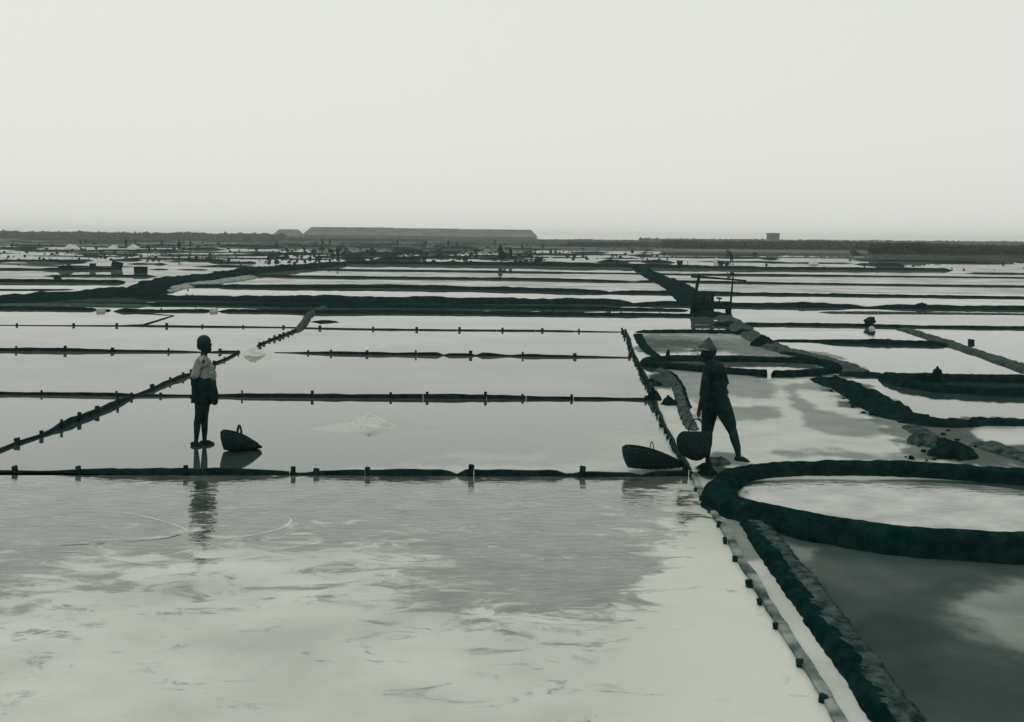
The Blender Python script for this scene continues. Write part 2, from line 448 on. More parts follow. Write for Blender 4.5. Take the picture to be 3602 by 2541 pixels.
def tone_grid(name, ys, xa, xb, nx, z, m, polys, base=(.24, 1.0)):
    V, PX, PY = [], [], []
    for y in ys:
        x0, x1 = xa(y), xb(y)
        for i in range(nx + 1):
            x = x0 + (x1 - x0) * i / nx
            V.append(at(x, y, z)); PX.append(x); PY.append(y)
    PX = np.array(PX); PY = np.array(PY)
    J = np.array([noise.fractal(Vector((v.x * 1.6, v.y * 1.6, 3.3)), .8, 2.1, 5) for v in V])
    tone = np.full(len(V), base[0]); wet = np.full(len(V), base[1])
    for pts, tn, wv, sf, jit in polys:
        C2 = [(p.x, p.y) for p in catmull([Vector((a, b, 0)) for a, b in pts], 4, True)]
        sy = 2.4; inside = np.zeros(len(V), bool); D = np.full(len(V), 1e9)
        for (ax, ay), (bx, by) in zip(C2, C2[1:] + C2[:1]):
            cond = (ay > PY) != (by > PY)
            if by != ay: inside ^= cond & (PX < (bx - ax) * (PY - ay) / (by - ay) + ax)
            dx, dy = bx - ax, (by - ay) * sy; L2 = dx*dx + dy*dy + 1e-9
            t = np.clip(((PX - ax) * dx + (PY - ay) * sy * dy) / L2, 0, 1)
            D = np.minimum(D, np.hypot(PX - ax - t * dx, (PY - ay) * sy - t * dy))
        sd = np.where(inside, D, -D) + J * jit
        t = np.clip((sd + sf) / (2 * sf), 0, 1); w_ = t * t * (3 - 2 * t)
        tone = tone * (1 - w_) + tn * w_; wet = wet * (1 - w_) + wv * w_
    fs = []
    for j in range(len(ys) - 1):
        for i in range(nx):
            a = j * (nx + 1) + i; fs.append((a, a + nx + 1, a + nx + 2, a + 1))
    o = struct(mesh(name, V, fs, M[m]))
    for nm, ar in (('tone', tone), ('wet', wet)):
        at_ = o.data.attributes.new(nm, 'FLOAT', 'POINT'); at_.data.foreach_set('value', ar.astype(np.float32))
    return o
ALLE = EDGE + FRONT
def edge_px(y):
    for (a, b), (c, d) in zip(ALLE, ALLE[1:]):
        if b <= y <= d: return a + (c - a) * (y - b) / (d - b)
    return ALLE[0][0] if y < ALLE[0][1] else ALLE[-1][0]
ys = [1166 + 4.2 * i for i in range(120)]; ys += [ys[-1] + 6 * (i + 1) for i in range(160)]
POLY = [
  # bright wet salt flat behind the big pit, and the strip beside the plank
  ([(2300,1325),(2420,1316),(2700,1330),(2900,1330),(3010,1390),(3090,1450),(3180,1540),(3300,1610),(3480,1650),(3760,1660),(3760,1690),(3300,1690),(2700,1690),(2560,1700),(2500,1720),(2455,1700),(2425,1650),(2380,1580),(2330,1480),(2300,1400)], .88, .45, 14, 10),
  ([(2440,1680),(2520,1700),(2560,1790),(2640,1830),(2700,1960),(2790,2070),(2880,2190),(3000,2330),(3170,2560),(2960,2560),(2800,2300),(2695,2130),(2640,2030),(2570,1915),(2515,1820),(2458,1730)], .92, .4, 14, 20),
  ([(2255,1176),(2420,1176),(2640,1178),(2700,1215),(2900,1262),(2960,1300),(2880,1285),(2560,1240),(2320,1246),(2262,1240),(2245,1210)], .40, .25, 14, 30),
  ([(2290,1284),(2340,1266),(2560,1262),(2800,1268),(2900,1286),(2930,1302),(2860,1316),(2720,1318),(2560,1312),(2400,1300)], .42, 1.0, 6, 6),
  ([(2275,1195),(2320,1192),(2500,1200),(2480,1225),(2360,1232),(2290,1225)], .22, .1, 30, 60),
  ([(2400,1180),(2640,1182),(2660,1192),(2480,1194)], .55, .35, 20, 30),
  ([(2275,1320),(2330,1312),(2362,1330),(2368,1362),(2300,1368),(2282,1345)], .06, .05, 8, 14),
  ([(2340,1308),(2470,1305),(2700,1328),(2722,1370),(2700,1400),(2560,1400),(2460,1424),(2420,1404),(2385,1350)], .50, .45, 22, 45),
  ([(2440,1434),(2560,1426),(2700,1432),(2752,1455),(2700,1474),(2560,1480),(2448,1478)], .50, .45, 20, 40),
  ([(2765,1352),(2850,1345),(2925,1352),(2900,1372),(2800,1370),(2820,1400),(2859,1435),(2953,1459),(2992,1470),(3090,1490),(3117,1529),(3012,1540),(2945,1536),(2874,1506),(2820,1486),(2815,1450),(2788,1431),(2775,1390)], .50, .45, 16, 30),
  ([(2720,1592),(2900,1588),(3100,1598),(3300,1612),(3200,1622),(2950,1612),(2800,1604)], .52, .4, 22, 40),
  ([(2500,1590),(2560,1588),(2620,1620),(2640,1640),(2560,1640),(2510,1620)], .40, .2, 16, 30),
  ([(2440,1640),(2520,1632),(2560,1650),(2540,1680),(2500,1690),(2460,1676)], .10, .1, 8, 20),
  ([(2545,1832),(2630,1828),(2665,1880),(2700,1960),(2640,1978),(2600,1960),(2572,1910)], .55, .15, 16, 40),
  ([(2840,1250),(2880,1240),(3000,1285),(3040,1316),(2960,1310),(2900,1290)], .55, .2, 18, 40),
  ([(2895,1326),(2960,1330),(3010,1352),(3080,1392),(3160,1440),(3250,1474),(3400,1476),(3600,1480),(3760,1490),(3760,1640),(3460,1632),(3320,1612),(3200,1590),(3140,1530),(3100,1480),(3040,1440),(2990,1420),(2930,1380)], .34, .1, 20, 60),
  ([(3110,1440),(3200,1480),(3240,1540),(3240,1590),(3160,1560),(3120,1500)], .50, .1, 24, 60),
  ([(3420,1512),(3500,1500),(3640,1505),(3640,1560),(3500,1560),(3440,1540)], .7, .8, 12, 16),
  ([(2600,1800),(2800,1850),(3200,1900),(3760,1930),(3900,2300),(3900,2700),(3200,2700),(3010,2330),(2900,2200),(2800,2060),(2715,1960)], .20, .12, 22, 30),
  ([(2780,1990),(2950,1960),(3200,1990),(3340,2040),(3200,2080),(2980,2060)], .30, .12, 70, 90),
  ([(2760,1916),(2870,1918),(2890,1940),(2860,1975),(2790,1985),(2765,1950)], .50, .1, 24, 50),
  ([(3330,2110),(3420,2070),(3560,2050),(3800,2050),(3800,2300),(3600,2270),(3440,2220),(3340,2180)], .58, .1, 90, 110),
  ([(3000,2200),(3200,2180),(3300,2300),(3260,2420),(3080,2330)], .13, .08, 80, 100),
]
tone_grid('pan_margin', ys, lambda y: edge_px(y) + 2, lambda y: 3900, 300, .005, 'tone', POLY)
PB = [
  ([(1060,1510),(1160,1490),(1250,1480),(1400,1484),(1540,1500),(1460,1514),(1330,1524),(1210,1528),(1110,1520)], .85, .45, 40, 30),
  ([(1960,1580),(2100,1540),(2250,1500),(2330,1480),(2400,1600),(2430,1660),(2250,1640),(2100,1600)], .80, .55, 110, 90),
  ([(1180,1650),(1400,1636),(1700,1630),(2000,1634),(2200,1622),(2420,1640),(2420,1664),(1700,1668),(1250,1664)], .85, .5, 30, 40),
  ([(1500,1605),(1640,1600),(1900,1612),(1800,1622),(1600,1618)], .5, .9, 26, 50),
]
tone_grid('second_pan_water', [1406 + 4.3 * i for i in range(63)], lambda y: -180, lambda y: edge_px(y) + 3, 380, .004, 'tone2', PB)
# ------------------------------------------------------------------ far and middle dikes
dike([(1180,928,14),(1300,929,16),(1600,932,15),(1850,935,17),(2200,940,18),(2600,947,14),(3000,950,13),(3347,952,12)], 2.0, hfix=None)
dike([(1040,948,4),(1300,952,6),(1600,955,6),(1850,959,6),(2200,963,4),(2450,967,6),(2700,969,7),(3100,973,5),(3760,980,4)], .8)
dike([(880,970,6),(1100,976,9),(1500,980,8),(1900,985,9),(2150,991,8),(2235,993,4),(2330,991,9),(2700,997,7),(3100,1003,6),(3760,1011,7)], .8)
dike([(630,1008,12),(760,1008,10),(770,1009,5),(810,1010,12),(1000,1012,15),(1420,1014,17),(1900,1024,15),(2090,1030,12),(2145,1034,4),(2210,1031,12),(2480,1034,13),(2700,1037,10),(3100,1042,9),(3760,1051,8)], 1.2)
dike([(470,1052,8),(560,1052,18),(800,1056,22),(1000,1060,28),(1400,1064,28),(1900,1068,24),(2150,1068,20),(2220,1076,4),(2290,1072,16),(2450,1074,16),(2700,1078,16),(2820,1079,20),(2960,1080,16),(3050,1084,5),(3150,1083,14),(3300,1085,16),(3760,1090,14)], 1.6)
dike([(130,1071,8),(450,1072,10),(800,1074,14),(1100,1080,22),(1500,1082,18),(1900,1086,14),(2250,1090,10),(2420,1094,8)], 1.1)
dike([(-160,1086,14),(130,1088,14),(341,1092,12)], .8, taper=True)
dike([(366,1093,14),(379,1094,14)], .5, smoothpath=False)
dike([(400,1096,18),(560,1096,10),(739,1095,12)], .7)
dike([(766,1096,12),(1000,1098,13),(1120,1102,16),(1400,1101,14),(1900,1107,13),(2300,1111,12),(2520,1114,10)], .9)
dike([(-160,1066,22),(60,1062,30),(138,1056,32),(267,1048,30),(381,1044,38),(483,1038,40),(561,1008,34),(640,996,32),(757,980,26),(875,962,26),(1000,950,22),(1118,940,18),(1196,932,16)], 2.2, rough=.3)
dike([(520,1034,10),(600,1018,10),(700,1000,9),(800,988,9),(880,976,10)], 1.2, 'pale', rough=.4)
dike([(2560,1150,18),(2545,1140,8)], .8, smoothpath=False)
# spur of causeway to the right of the far rows
dike([(2250,945,14),(2270,958,14),(2310,978,18),(2350,996,22),(2390,1018,30),(2420,1045,34),(2460,1070,34)], lambda p: 1.5, rough=.3)
# left block above the causeway
dike([(-160,919,6),(130,918,6),(330,917,6)], .8)
dike([(-160,948,10),(130,949,7),(205,950,12),(430,949,11)], .8)
dike([(150,972,6),(400,972,8),(552,974,8)], .6)
dike([(-160,992,14),(135,993,15),(440,995,13)], .9)
dike([(200,975,6),(208,992,6)], .5, smoothpath=False)
dike([(522,948,4),(590,949,4)], .4); dike([(620,949,4),(730,950,4)], .4)
dike([(733,925,8),(900,926,8)], 1.5)
dike([(455,1103,3),(540,1106,3),(612,1111,2),(570,1124,4),(506,1144,5),(400,1148,3)], .15, smoothpath=False)
dike([(1096,1134,5),(1130,1133,10),(1185,1136,3)], .8)
dike([(-160,1020,5),(150,1021,5),(260,1019,3)], .6); dike([(150,1030,4),(340,1026,3)], .5, 'bank')
dike([(-160,1078,10),(300,1075,9),(520,1078,8)], 1.6, 'bank')
# pale spur where the slanting board runs up to the bank
dike([(1040,1168,8),(1058,1152,18),(1075,1132,22),(1088,1112,18),(1118,1092,12),(1150,1080,8)], .26, 'bank', rough=.3)
rng = random.Random(5)
def lines(x0, x1, y0, y1, n, tmin, tmax, lmin, lmax, wd=1.0, m=None):
    for _ in range(n):
        y = y0 + (y1 - y0) * rng.random(); x = x0 + (x1 - x0) * rng.random(); L = lmin + (lmax - lmin) * rng.random()
        e = min(x + L, x1); t = tmin + (tmax - tmin) * rng.random()
        sl_ = .0085
        yy = y + (x - 130) * sl_
        P = [(x, yy, t * .5), (x + (e-x) * .3, yy + (e-x) * .3 * sl_, t), (x + (e-x) * .7, yy + (e-x) * .7 * sl_, t * (.5 + rng.random())), (e, yy + (e-x) * sl_, t * .4)]
        dike(P, wd, m or ('mud' if rng.random() < .7 else 'bank'))
lines(-160, 1180, 834, 862, 44, 3, 6, 100, 500, 3)
def clods(x0, x1, y0, y1, n, s0, s1, seed):
    rg = random.Random(seed); vs, fs = [], []
    for _ in range(n):
        x = x0 + (x1 - x0) * rg.random(); y = y0 + (y1 - y0) * rg.random() + (x - 130) * .0085
        g_ = at(x, y); k_ = kk(g_); w_ = rg.uniform(s0, s1) / k_ / 2; h_ = w_ * rg.uniform(.35, .9)
        b_ = len(vs); a0 = rg.random() * 6
        for j in range(6):
            a_ = a0 + j * math.pi / 3; r_ = w_ * rg.uniform(.7, 1.2); vs.append(g_ + Vector((math.cos(a_) * r_, math.sin(a_) * r_, -.01)))
        for j in range(6):
            a_ = a0 + j * math.pi / 3; r_ = w_ * rg.uniform(.35, .8); vs.append(g_ + Vector((math.cos(a_) * r_, math.sin(a_) * r_, h_ * rg.uniform(.6, 1))))
        vs.append(g_ + Vector((0, 0, h_ * 1.15)))
        for j in range(6):
            q = (j + 1) % 6; fs.append((b_+j, b_+q, b_+6+q, b_+6+j)); fs.append((b_+6+j, b_+6+q, b_+12))
    return stuff(mesh('mud_clods', vs, fs, M['mud']))
lines(-160, 1100, 862, 935, 26, 3, 8, 60, 260, 1.5); lines(1100, 2300, 880, 925, 16, 2, 7, 60, 260, 1.5)
clods(-160, 1250, 840, 915, 380, 4, 16, 1); clods(900, 1900, 850, 920, 300, 6, 24, 9); clods(-160, 900, 900, 935, 40, 3, 9, 2); clods(1100, 2350, 834, 896, 420, 4, 15, 3)
clods(2300, 3700, 880, 925, 50, 4, 12, 4); clods(-160, 700, 1010, 1045, 20, 4, 10, 5); clods(130, 2450, 1066, 1096, 110, 4, 10, 6)
lines(-160, 1180, 862, 905, 30, 2, 5, 90, 420, 1.5)
lines(-160, 900, 905, 940, 9, 2, 4, 80, 400, 1.2)
lines(1100, 2300, 834, 864, 44, 3, 7, 90, 460, 3)
lines(1100, 2300, 862, 900, 22, 3, 7, 70, 380, 2)
lines(2250, 3760, 868, 905, 14, 2, 5, 120, 600, 1.5)
dike([(1396,882,8),(1440,884,12),(1475,885,9)], 4); dike([(1470,893,7),(1530,892,13),(1590,890,8)], 4); dike([(1560,876,10),(1620,875,13),(1665,877,5)], 4)
dike([(1170,895,6),(1380,897,6)], 2); dike([(1340,916,10),(1400,914,14),(1465,916,12)], 3); dike([(1215,914,8),(1270,913,12)], 3)
dike([(2100,922,8),(2150,923,13),(2215,924,6)], 3); dike([(2265,923,6),(2310,924,14),(2360,924,6)], 3)
dike([(2675,912,7),(2740,913,7)], 2); dike([(2675,925,4),(3000,927,4)], 1); dike([(3010,930,7),(3070,932,9),(3160,937,14)], 2.5)
dike([(3020,900,4),(3000,884,5)], 2); dike([(3395,962,5),(3760,966,6)], .8)
# rows on the right
dike([(2590,1143,12),(2900,1146,12),(3149,1151,12),(3200,1151,9),(3460,1155,11),(3760,1158,11)], .55)
dike([(2880,1100,5),(3030,1101,8),(3300,1103,6),(3760,1108,5)], .6, 'bank')
dike([(2708,1200,8),(2860,1202,9),(2953,1207,16),(3070,1209,22),(3250,1214,20),(3340,1217,14)], .5)
dike([(3165,1158,9),(3200,1166,12),(3247,1181,14),(3333,1210,16),(3400,1232,16),(3460,1252,18),(3600,1300,20),(3760,1360,20)], .45, 'bank', rough=.3)
dike([(2232,1170,10),(2300,1170,14),(2480,1170,15),(2600,1170,14)], .7)

# ------------------------------------------------------------------ banks round the brine pits
dike([(2540,1118,14),(2575,1135,16),(2620,1165,18),(2670,1200,18),(2745,1232,18),(2874,1262,16),(2972,1292,16),(3008,1312,16)], .7, 'bank', rough=.35)
dike([(2745,1242,10),(2850,1262,14),(2900,1282,14),(2945,1302,12)], .35, 'mud', rough=.3)
dike([(2953,1324,16),(3040,1322,18),(3115,1326,14)], .6)
dike([(2895,1334,16),(2930,1348,26),(2990,1372,32),(3060,1410,38),(3110,1445,40),(3170,1470,30),(3260,1485,26)], .75, rough=.35)
dike([(3170,1478,24),(3280,1494,30),(3364,1496,26),(3460,1490,24),(3760,1494,24)], .6, rough=.45)
dike([(3200,1500,18),(3260,1540,24),(3300,1580,22)], .35, 'bank', rough=.4)
dike([(3440,1560,20),(3560,1600,26),(3700,1640,26)], .5, 'bank', rough=.4)
dike([(2316,1302,14),(2350,1325,18),(2379,1362,20),(2392,1400,20),(2400,1430,22),(2415,1472,22),(2440,1518,20)], .22, 'bank', rough=.3)
dike([(2330,1300,10),(2372,1326,12),(2398,1362,14),(2409,1400,14),(2425,1440,14)], .12, 'mud', rough=.4)
dike([(2242,1176,8),(2258,1209,10),(2285,1240,12),(2310,1254,8)], .3, 'mud', rough=.3)
# long bank dividing the flat from the dark pit, bottom right
dike([(2660,1842,30),(2695,1890,34),(2745,1962,40),(2828,2065,46),(2905,2172,50),(3000,2300,54),(3085,2420,58),(3190,2560,60)], .30, 'bank', hfix=.066, rough=.12, top=.66)
dike([(2636,1836,30),(2668,1895,34),(2718,1972,40),(2775,2050,46),(2850,2155,50),(2935,2275,54),(3025,2395,58),(3125,2560,60)], .22, 'mud', hfix=.068, rough=.15, top=.55)  # dark strip along the left: the bank's shaded slope put into the colour

def ring(label, pts, w, h, gap=None, rough=.15, top=.4):
    P = catmull([Vector((at(q[0], q[1]).x, at(q[0], q[1]).y, q[2] if len(q) > 2 else h)) for q in pts], 10, closed=(gap is None))
    if gap is None:
        P = resample(P + [P[0]], .07)[:-1]
    else: P = resample(P, .07)
    RS[0] += 1
    vs, fs = ridge_geo(P, w, rough, RS[0] * 2.7, False, top, closed=gap is None)
    c = sum(P, Vector()) / len(P); c.z = 0
    o = mesh('brine_pit_wall', vs, fs, M['mud'], loc=c, smooth=True)
    return tag(o, label, 'brine pit', 'round walled brine pits')
ring('low round mud wall of the middle brine pit, broken by a sluice gap in front', [(2722,1326),(2800,1324),(2870,1320),(2935,1308),(2930,1294),(2850,1279),(2700,1274),(2560,1272),(2420,1270),(2320,1272),(2272,1280),(2300,1292),(2380,1300),(2500,1310),(2600,1318),(2694,1324)], .30, .13, gap=True, rough=.1)
ring('far right round brine pit wall with a clod on its back rim', [(3122,1334),(3180,1338),(3300,1340),(3460,1343),(3620,1348),(3790,1362),(3720,1390),(3580,1392),(3460,1388),(3300,1378),(3180,1358)], .38, .14, rough=.1)
ring('largest brine pit wall, curving across the lower right foreground', [(2532,1768,.15),(2545,1722,.13),(2600,1684,.12),(2700,1670,.13),(2850,1664,.14),(3000,1664,.14),(3200,1670,.15),(3460,1688,.16),(3700,1712,.16),(3900,1770,.2),(3950,1860,.22),(3800,1940,.23),(3600,1964,.23),(3460,1960,.23),(3166,1938,.22),(2927,1902,.22),(2783,1868,.21),(2640,1828,.19),(2555,1798,.17)], .42, .2, top=.35, rough=.07)
sheet('ring_pit_water', [(2560,1750),(2700,1700),(3000,1695),(3460,1712),(3850,1780),(3850,1880),(3460,1950),(3166,1925),(2927,1890),(2700,1840)], .012, 'ringwater', n=4)

# clods and heaps
hp = 'mud heaps beside the pits'
for i, (px, py, rx, ry, h, mm, lab) in enumerate([
    (2560,1146,.34,.4,.14,'mud','rounded dark mud heap just below the wooden pump frame'),
    (2620,1176,.36,.4,.15,'mud','dark mud heap at the right end of the short bank, between two other heaps'),
    (2681,1218,.34,.4,.26,'mud','tall pointed dark mud heap behind the middle brine pit'),
    (2300,1408,.14,.16,.20,'mud','dark clod packed round the corner where the board row meets the stakes'),
    (2356,1424,.16,.2,.13,'mud','low dark clod on the pale flat right of the stake corner'),
    (2294,1352,.20,.3,.10,'mud','dark mud lump against the stakes above the corner clod'),
    (2940,1356,.24,.3,.17,'mud','broken dark lump at the top of the right-hand bank'),
    (3050,1425,.30,.35,.20,'mud','dark lump midway down the right-hand bank'),
    (3345,1604,.34,.34,.22,'mud','large dark heap near the right edge behind the big brine pit'),
    (3240,1560,.22,.3,.12,'bank','grey mud hump left of the large heap near the right edge'),
    (3298,1345,.15,.2,.28,'mud','upright clod on the back rim of the far right brine pit'),
    (2487,1668,.11,.14,.10,'mud','dark clod under the front foot of the stooping worker'),
    (2530,1632,.16,.2,.09,'bank','small grey hump between the feet of the stooping worker'),
    (2350,1254,.06,.1,.15,'mud','little knob on the left end of the middle brine pit wall'),
    (3240,1084,.42,.5,.22,'mud','small peaked heap on the long far bank near the right edge'),
    (2818,1080,.35,.5,.19,'mud','low swelling on the long far bank right of the pump frame'),
    (236,950,.75,.8,.40,'mud','dark peaked heap on the far left bank'),
    (2490,1110,.85,.6,.17,'mud','broad mud footing spread under the wooden pump frame'),
    ]):
    mound('mud_heap', px, py, rx, ry, h, mm, lab, 'heap', hp, seed=i * 2.3)
mound('salt_heap', 1300, 1496, .34, .30, .18, 'salt', 'small pale salt heap in the middle of the second pan', 'salt heap', seed=3, rough=.12, pk=.9, base=.01)
mound('salt_heap', 894, 1248, .30, .40, .17, 'salt', 'white salt heap at the crossing of the slanting boards beyond the boy', 'salt heap', seed=8, rough=.3, pk=1.3)
sh = 'small salt heaps on the far pans'
for i, (px, py, r, h, lab) in enumerate([(398,880,1.2,.9,'pale salt heap between the far workers at left'),(472,878,1.3,.9,'pale salt heap right of another one on the far left pans'),(250,876,1.4,.8,'leftmost pale salt heap on the far left pans'),(1935,921,.7,.5,'little white salt heap behind the far bank right of centre'),(2861,930,.6,.42,'little white salt heap on the far right pan'),(2520,922,.5,.5,'white salt heap beside the baskets of the distant right worker'),(1590,921,.7,.3,'low white salt heap left of the load-carrying pair')]):
    mound('salt_heap', px, py, r, r, h, 'salt', lab, 'salt heap', sh, seed=i)
for px, py, rr_ in ((2880,1720,.02),):
    pass
# thin scum lines drifting on the nearest pan
def scum(pts, r, m='foam'):
    P = catmull([at(a, b, .0055) for a, b in pts], 10)
    vs, fs = [], []
    for i, p in enumerate(P):
        t = (P[min(i+1, len(P)-1)] - P[max(i-1, 0)]).normalized(); nn = Vector((-t.y, t.x, 0))
        a = r * (1 + 1.1 * noise.noise(p * 3.1)) * math.sin(math.pi * (i + .3) / (len(P)))
        vs += [p + nn * a + Vector((0, 0, 0)), p - nn * a]
    for i in range(len(P) - 1): fs.append((2*i, 2*i+1, 2*i+3, 2*i+2))
    return stuff(mesh('salt_scum', vs, fs, M[m]))
scum([(200,1805),(360,1800),(480,1812),(580,1836),(650,1862),(640,1880),(560,1895)], .013)
scum([(760,1810),(900,1808),(1000,1816),(1022,1836),(980,1862),(880,1884),(760,1900),(640,1915),(480,1920)], .014)
scum([(160,1940),(300,1945),(440,1975),(560,1985),(680,1972)], .014)
scum([(1290,1965),(1420,1975),(1540,1968)], .012)
scum([(420,1906),(520,1900),(600,1890),(656,1872)], .014, 'silt')
scum([(200,1920),(260,1916),(318,1914)], .012, 'silt'); scum([(335,1914),(370,1912)], .010, 'silt')
# the two dark scraps in the brine beside the front boards
for a in ([(2470,1878),(2490,1872),(2508,1880),(2495,1884)], [(2488,1908),(2512,1908),(2534,1920),(2505,1916)], [(2482,1966),(2500,1960),(2515,1970),(2490,1972)]):
    pass

clods(3180, 3440, 1490, 1600, 16, 10, 34, 13); clods(2920, 3120, 1350, 1440, 10, 10, 26, 12)

# ------------------------------------------------------------------ board rows with stakes
def divider(label, pts, stakes, bt=.035, sr=.026, sh_=.06, m='wood', step=.14, slant=0, group='board rows dividing the pans', sm='wood'):
    P = [Vector((at(a, b).x, at(a, b).y, t / kk(at(a, b)) * (.72 if kk(at(a, b)) < 270 else .56))) for a, b, t in pts]
    SP = []
    mid = P[len(P)//2].copy(); mid.z = 0
    rt = root('board_row', mid, label, 'board row', group)
    for s in stakes:
        if not isinstance(s, tuple):
            for (a, b, t), (c, d, u) in zip(pts, pts[1:]):
                if a <= s <= c: s = (s, b + (d - b) * (s - a) / (c - a)); break
            else: s = (s, pts[-1][1])
        SP.append(at(*s))
    fine = resample(catmull(P, 6) if len(P) > 2 else P, step)
    cuts = sorted(set([0, len(fine) - 1] + [min(range(len(fine)), key=lambda i: (fine[i].xy - s.xy).length) for s in SP]))
    sd_ = rng.random() * 100
    for a, b in zip(cuts, cuts[1:]):
        if b - a < 1: continue
        vs, fs = [], []
        seg = fine[a:b+1]
        for i, p in enumerate(seg):
            q0 = seg[max(i-1, 0)]; q1 = seg[min(i+1, len(seg)-1)]
            t = (q1.xy - q0.xy).normalized(); nn = Vector((-t.y, t.x))
            wob = noise.noise(Vector((p.x * .9, p.y * .9, sd_))) * .02
            hh = p.z * (1 + .22 * noise.noise(Vector((p.x * 2.5, p.y * 2.5, sd_ + 4))) + .12 * noise.noise(Vector((p.x * 9, p.y * 9, sd_))))
            e = .004 if i == 0 else (-.004 if i == len(seg) - 1 else 0)
            c = p.xy + nn * wob + t * e
            th = bt * (1 + .3 * noise.noise(Vector((p.x * 4, p.y * 4, sd_ + 2))))
            vs += [Vector((*(c - nn * th / 2), -.03)), Vector((*(c - nn * th / 2), hh * .93)), Vector((*(c - nn * th * .2), hh)), Vector((*(c + nn * th * .3), hh * .98)), Vector((*(c + nn * th / 2), hh * .9)), Vector((*(c + nn * th / 2), -.03))]
        for i in range(len(seg) - 1):
            for j in range(5): fs.append((6*i+j, 6*i+j+1, 6*i+j+7, 6*i+j+6))
        fs.append((5,4,3,2,1,0)); n6 = 6 * (len(seg) - 1); fs.append(tuple(n6 + j for j in range(6)))
        mesh('board', vs, fs, M[m], rt)
    for s in SP:
        k_ = min(range(len(fine)), key=lambda i: (fine[i].xy - s.xy).length); hh = fine[k_].z
        q0 = fine[max(k_-1, 0)]; q1 = fine[min(k_+1, len(fine)-1)]; t = (q1.xy - q0.xy).normalized(); nn = Vector((-t.y, t.x, 0))
        tl = Vector((rng.uniform(-.022, .022), rng.uniform(-.015, .015), 0)); sr_ = sr * rng.uniform(.62, 1.35)
        top_ = hh + sh_ * rng.uniform(.6, 1.3)
        b0 = Vector((s.x, s.y, -.03)) - nn * (bt * .35)
        tube('stake', [b0, b0 + Vector((0, 0, top_ * .6)) + tl * .6, b0 + tl + Vector((0, 0, top_ * .96 + .03)), b0 + tl * 1.05 + Vector((0, 0, top_ + .03))], [sr_, sr_ * .95, sr_ * 1.05, sr_ * .75], sm, rt, 7)
    return rt
divider('farthest row of thin boards and stakes, just below the dark long bank',
    [(-160,1144,3),(130,1146,3),(500,1148,5),(700,1150,6),(1000,1153,4),(1060,1155,5),(1250,1159,6),(1500,1162,6),(1766,1164,6),(1907,1165,6),(2100,1168,4),(2195,1169,3)],
    [-60,60,261,410,587,714,857,998,1127,1314,1468,1615,1766,1907,2038,2190], .05, .035, .055, step=.4)
divider('left half of the third row of boards, passing behind the boy\'s neck',
    [(-160,1233,14),(130,1235,15),(300,1237,15),(450,1238,12),(600,1239,9),(720,1240,4),(773,1240,9),(845,1240,8)], [-80,60,233,395,596,773], .05, .035, .05, step=.25)
divider('right half of the third row of boards, starting at the white salt heap',
    [(965,1241,2),(1060,1243,6),(1150,1245,12),(1300,1248,14),(1450,1250,13),(1540,1251,14),(1562,1251,3),(1580,1252,12),(1650,1252,14),(1672,1252,5),(1690,1252,15),(1740,1253,12),(1800,1254,7),(1850,1255,15),(1930,1256,12),(2024,1257,9),(2130,1258,6),(2222,1260,4)],
    [1084,1165,1290,1462,1656,1840,2024,2216], .05, .035, .05, step=.16)
divider('straight row of boards reaching the dark corner clod, behind the boy\'s thighs',
    [(-160,1388,14),(150,1390,14),(400,1394,16),(560,1395,10),(680,1395,10),(851,1397,18),(1000,1399,20),(1300,1401,20),(1500,1402,21),(1700,1403,22),(1850,1404,16),(2050,1406,14),(2180,1407,10),(2280,1409,14)],
    [-60,150,408,563,851,1100,1378,1500,1705,1837,2011,2270], .05, .028, .045, step=.14)
divider('nearest row of tarred boards, running in front of the boy and the baskets',
    [(-160,1660,10),(0,1662,12),(140,1663,10),(250,1665,24),(350,1668,36),(500,1671,45),(700,1672,45),(900,1672,42),(1000,1671,27),(1060,1670,10),(1112,1671,24),(1250,1673,36),(1400,1674,39),(1560,1674,36),(1605,1675,10),(1640,1675,39),(1800,1675,39),(1950,1675,36),(1995,1676,12),(2012,1676,3),(2035,1676,30),(2150,1676,30),(2230,1676,21),(2250,1676,5),(2300,1675,24),(2420,1672,36)],
    [60,283,654,1033,1110,1294,1653,2044,2412], .05, .030, .05, step=.10)
divider('slanting row of boards and stakes at left, crossing behind the boy',
    [(-120,1640,16),(30,1575,16),(144,1535,14),(214,1506,26),(275,1482,28),(338,1456,26),(412,1424,24),(463,1400,12),(536,1374,16),(598,1346,18),(643,1330,18),(675,1318,12),(749,1284,12),(789,1268,10),(843,1241,8)],
    [(60,1563),(144,1538),(214,1508),(275,1482),(338,1456),(412,1424),(463,1400),(536,1374),(598,1346),(643,1330),(675,1318),(749,1284),(789,1268),(835,1244)], .04, .032, .05, step=.14)
divider('far end of the slanting boards, climbing from the salt heap to the bank',
    [(908,1218,6),(947,1200,8),(981,1188,9),(1028,1170,10),(1052,1160,10)], [(910,1217),(925,1211),(947,1200),(965,1194),(981,1188),(995,1182),(1010,1177),(1028,1170)], .06, .04, .05, step=.3)
es = []
for i in range(0, 46):
    t = i / 46 * (len(EDGE) - 1); a = EDGE[int(t)]; b = EDGE[min(int(t) + 1, len(EDGE)-1)]; u = t - int(t)
    es.append((a[0] + (b[0]-a[0]) * u - 3 + rng.uniform(-3, 3), a[1] + (b[1]-a[1]) * u))
divider('ragged line of short stakes edging the pans, from far bank to the baskets',
    [(x + 4, y, 14 if y < 1400 else 9) for x, y in EDGE], es, .05, .024, .03, step=.12)
fs_ = [(2436,1676),(2453,1729),(2474,1762),(2503,1806),(2533,1857),(2563,1916),(2593,1978),(2650,2068),(2690,2130),(2745,2215),(2830,2350),(2900,2470)]
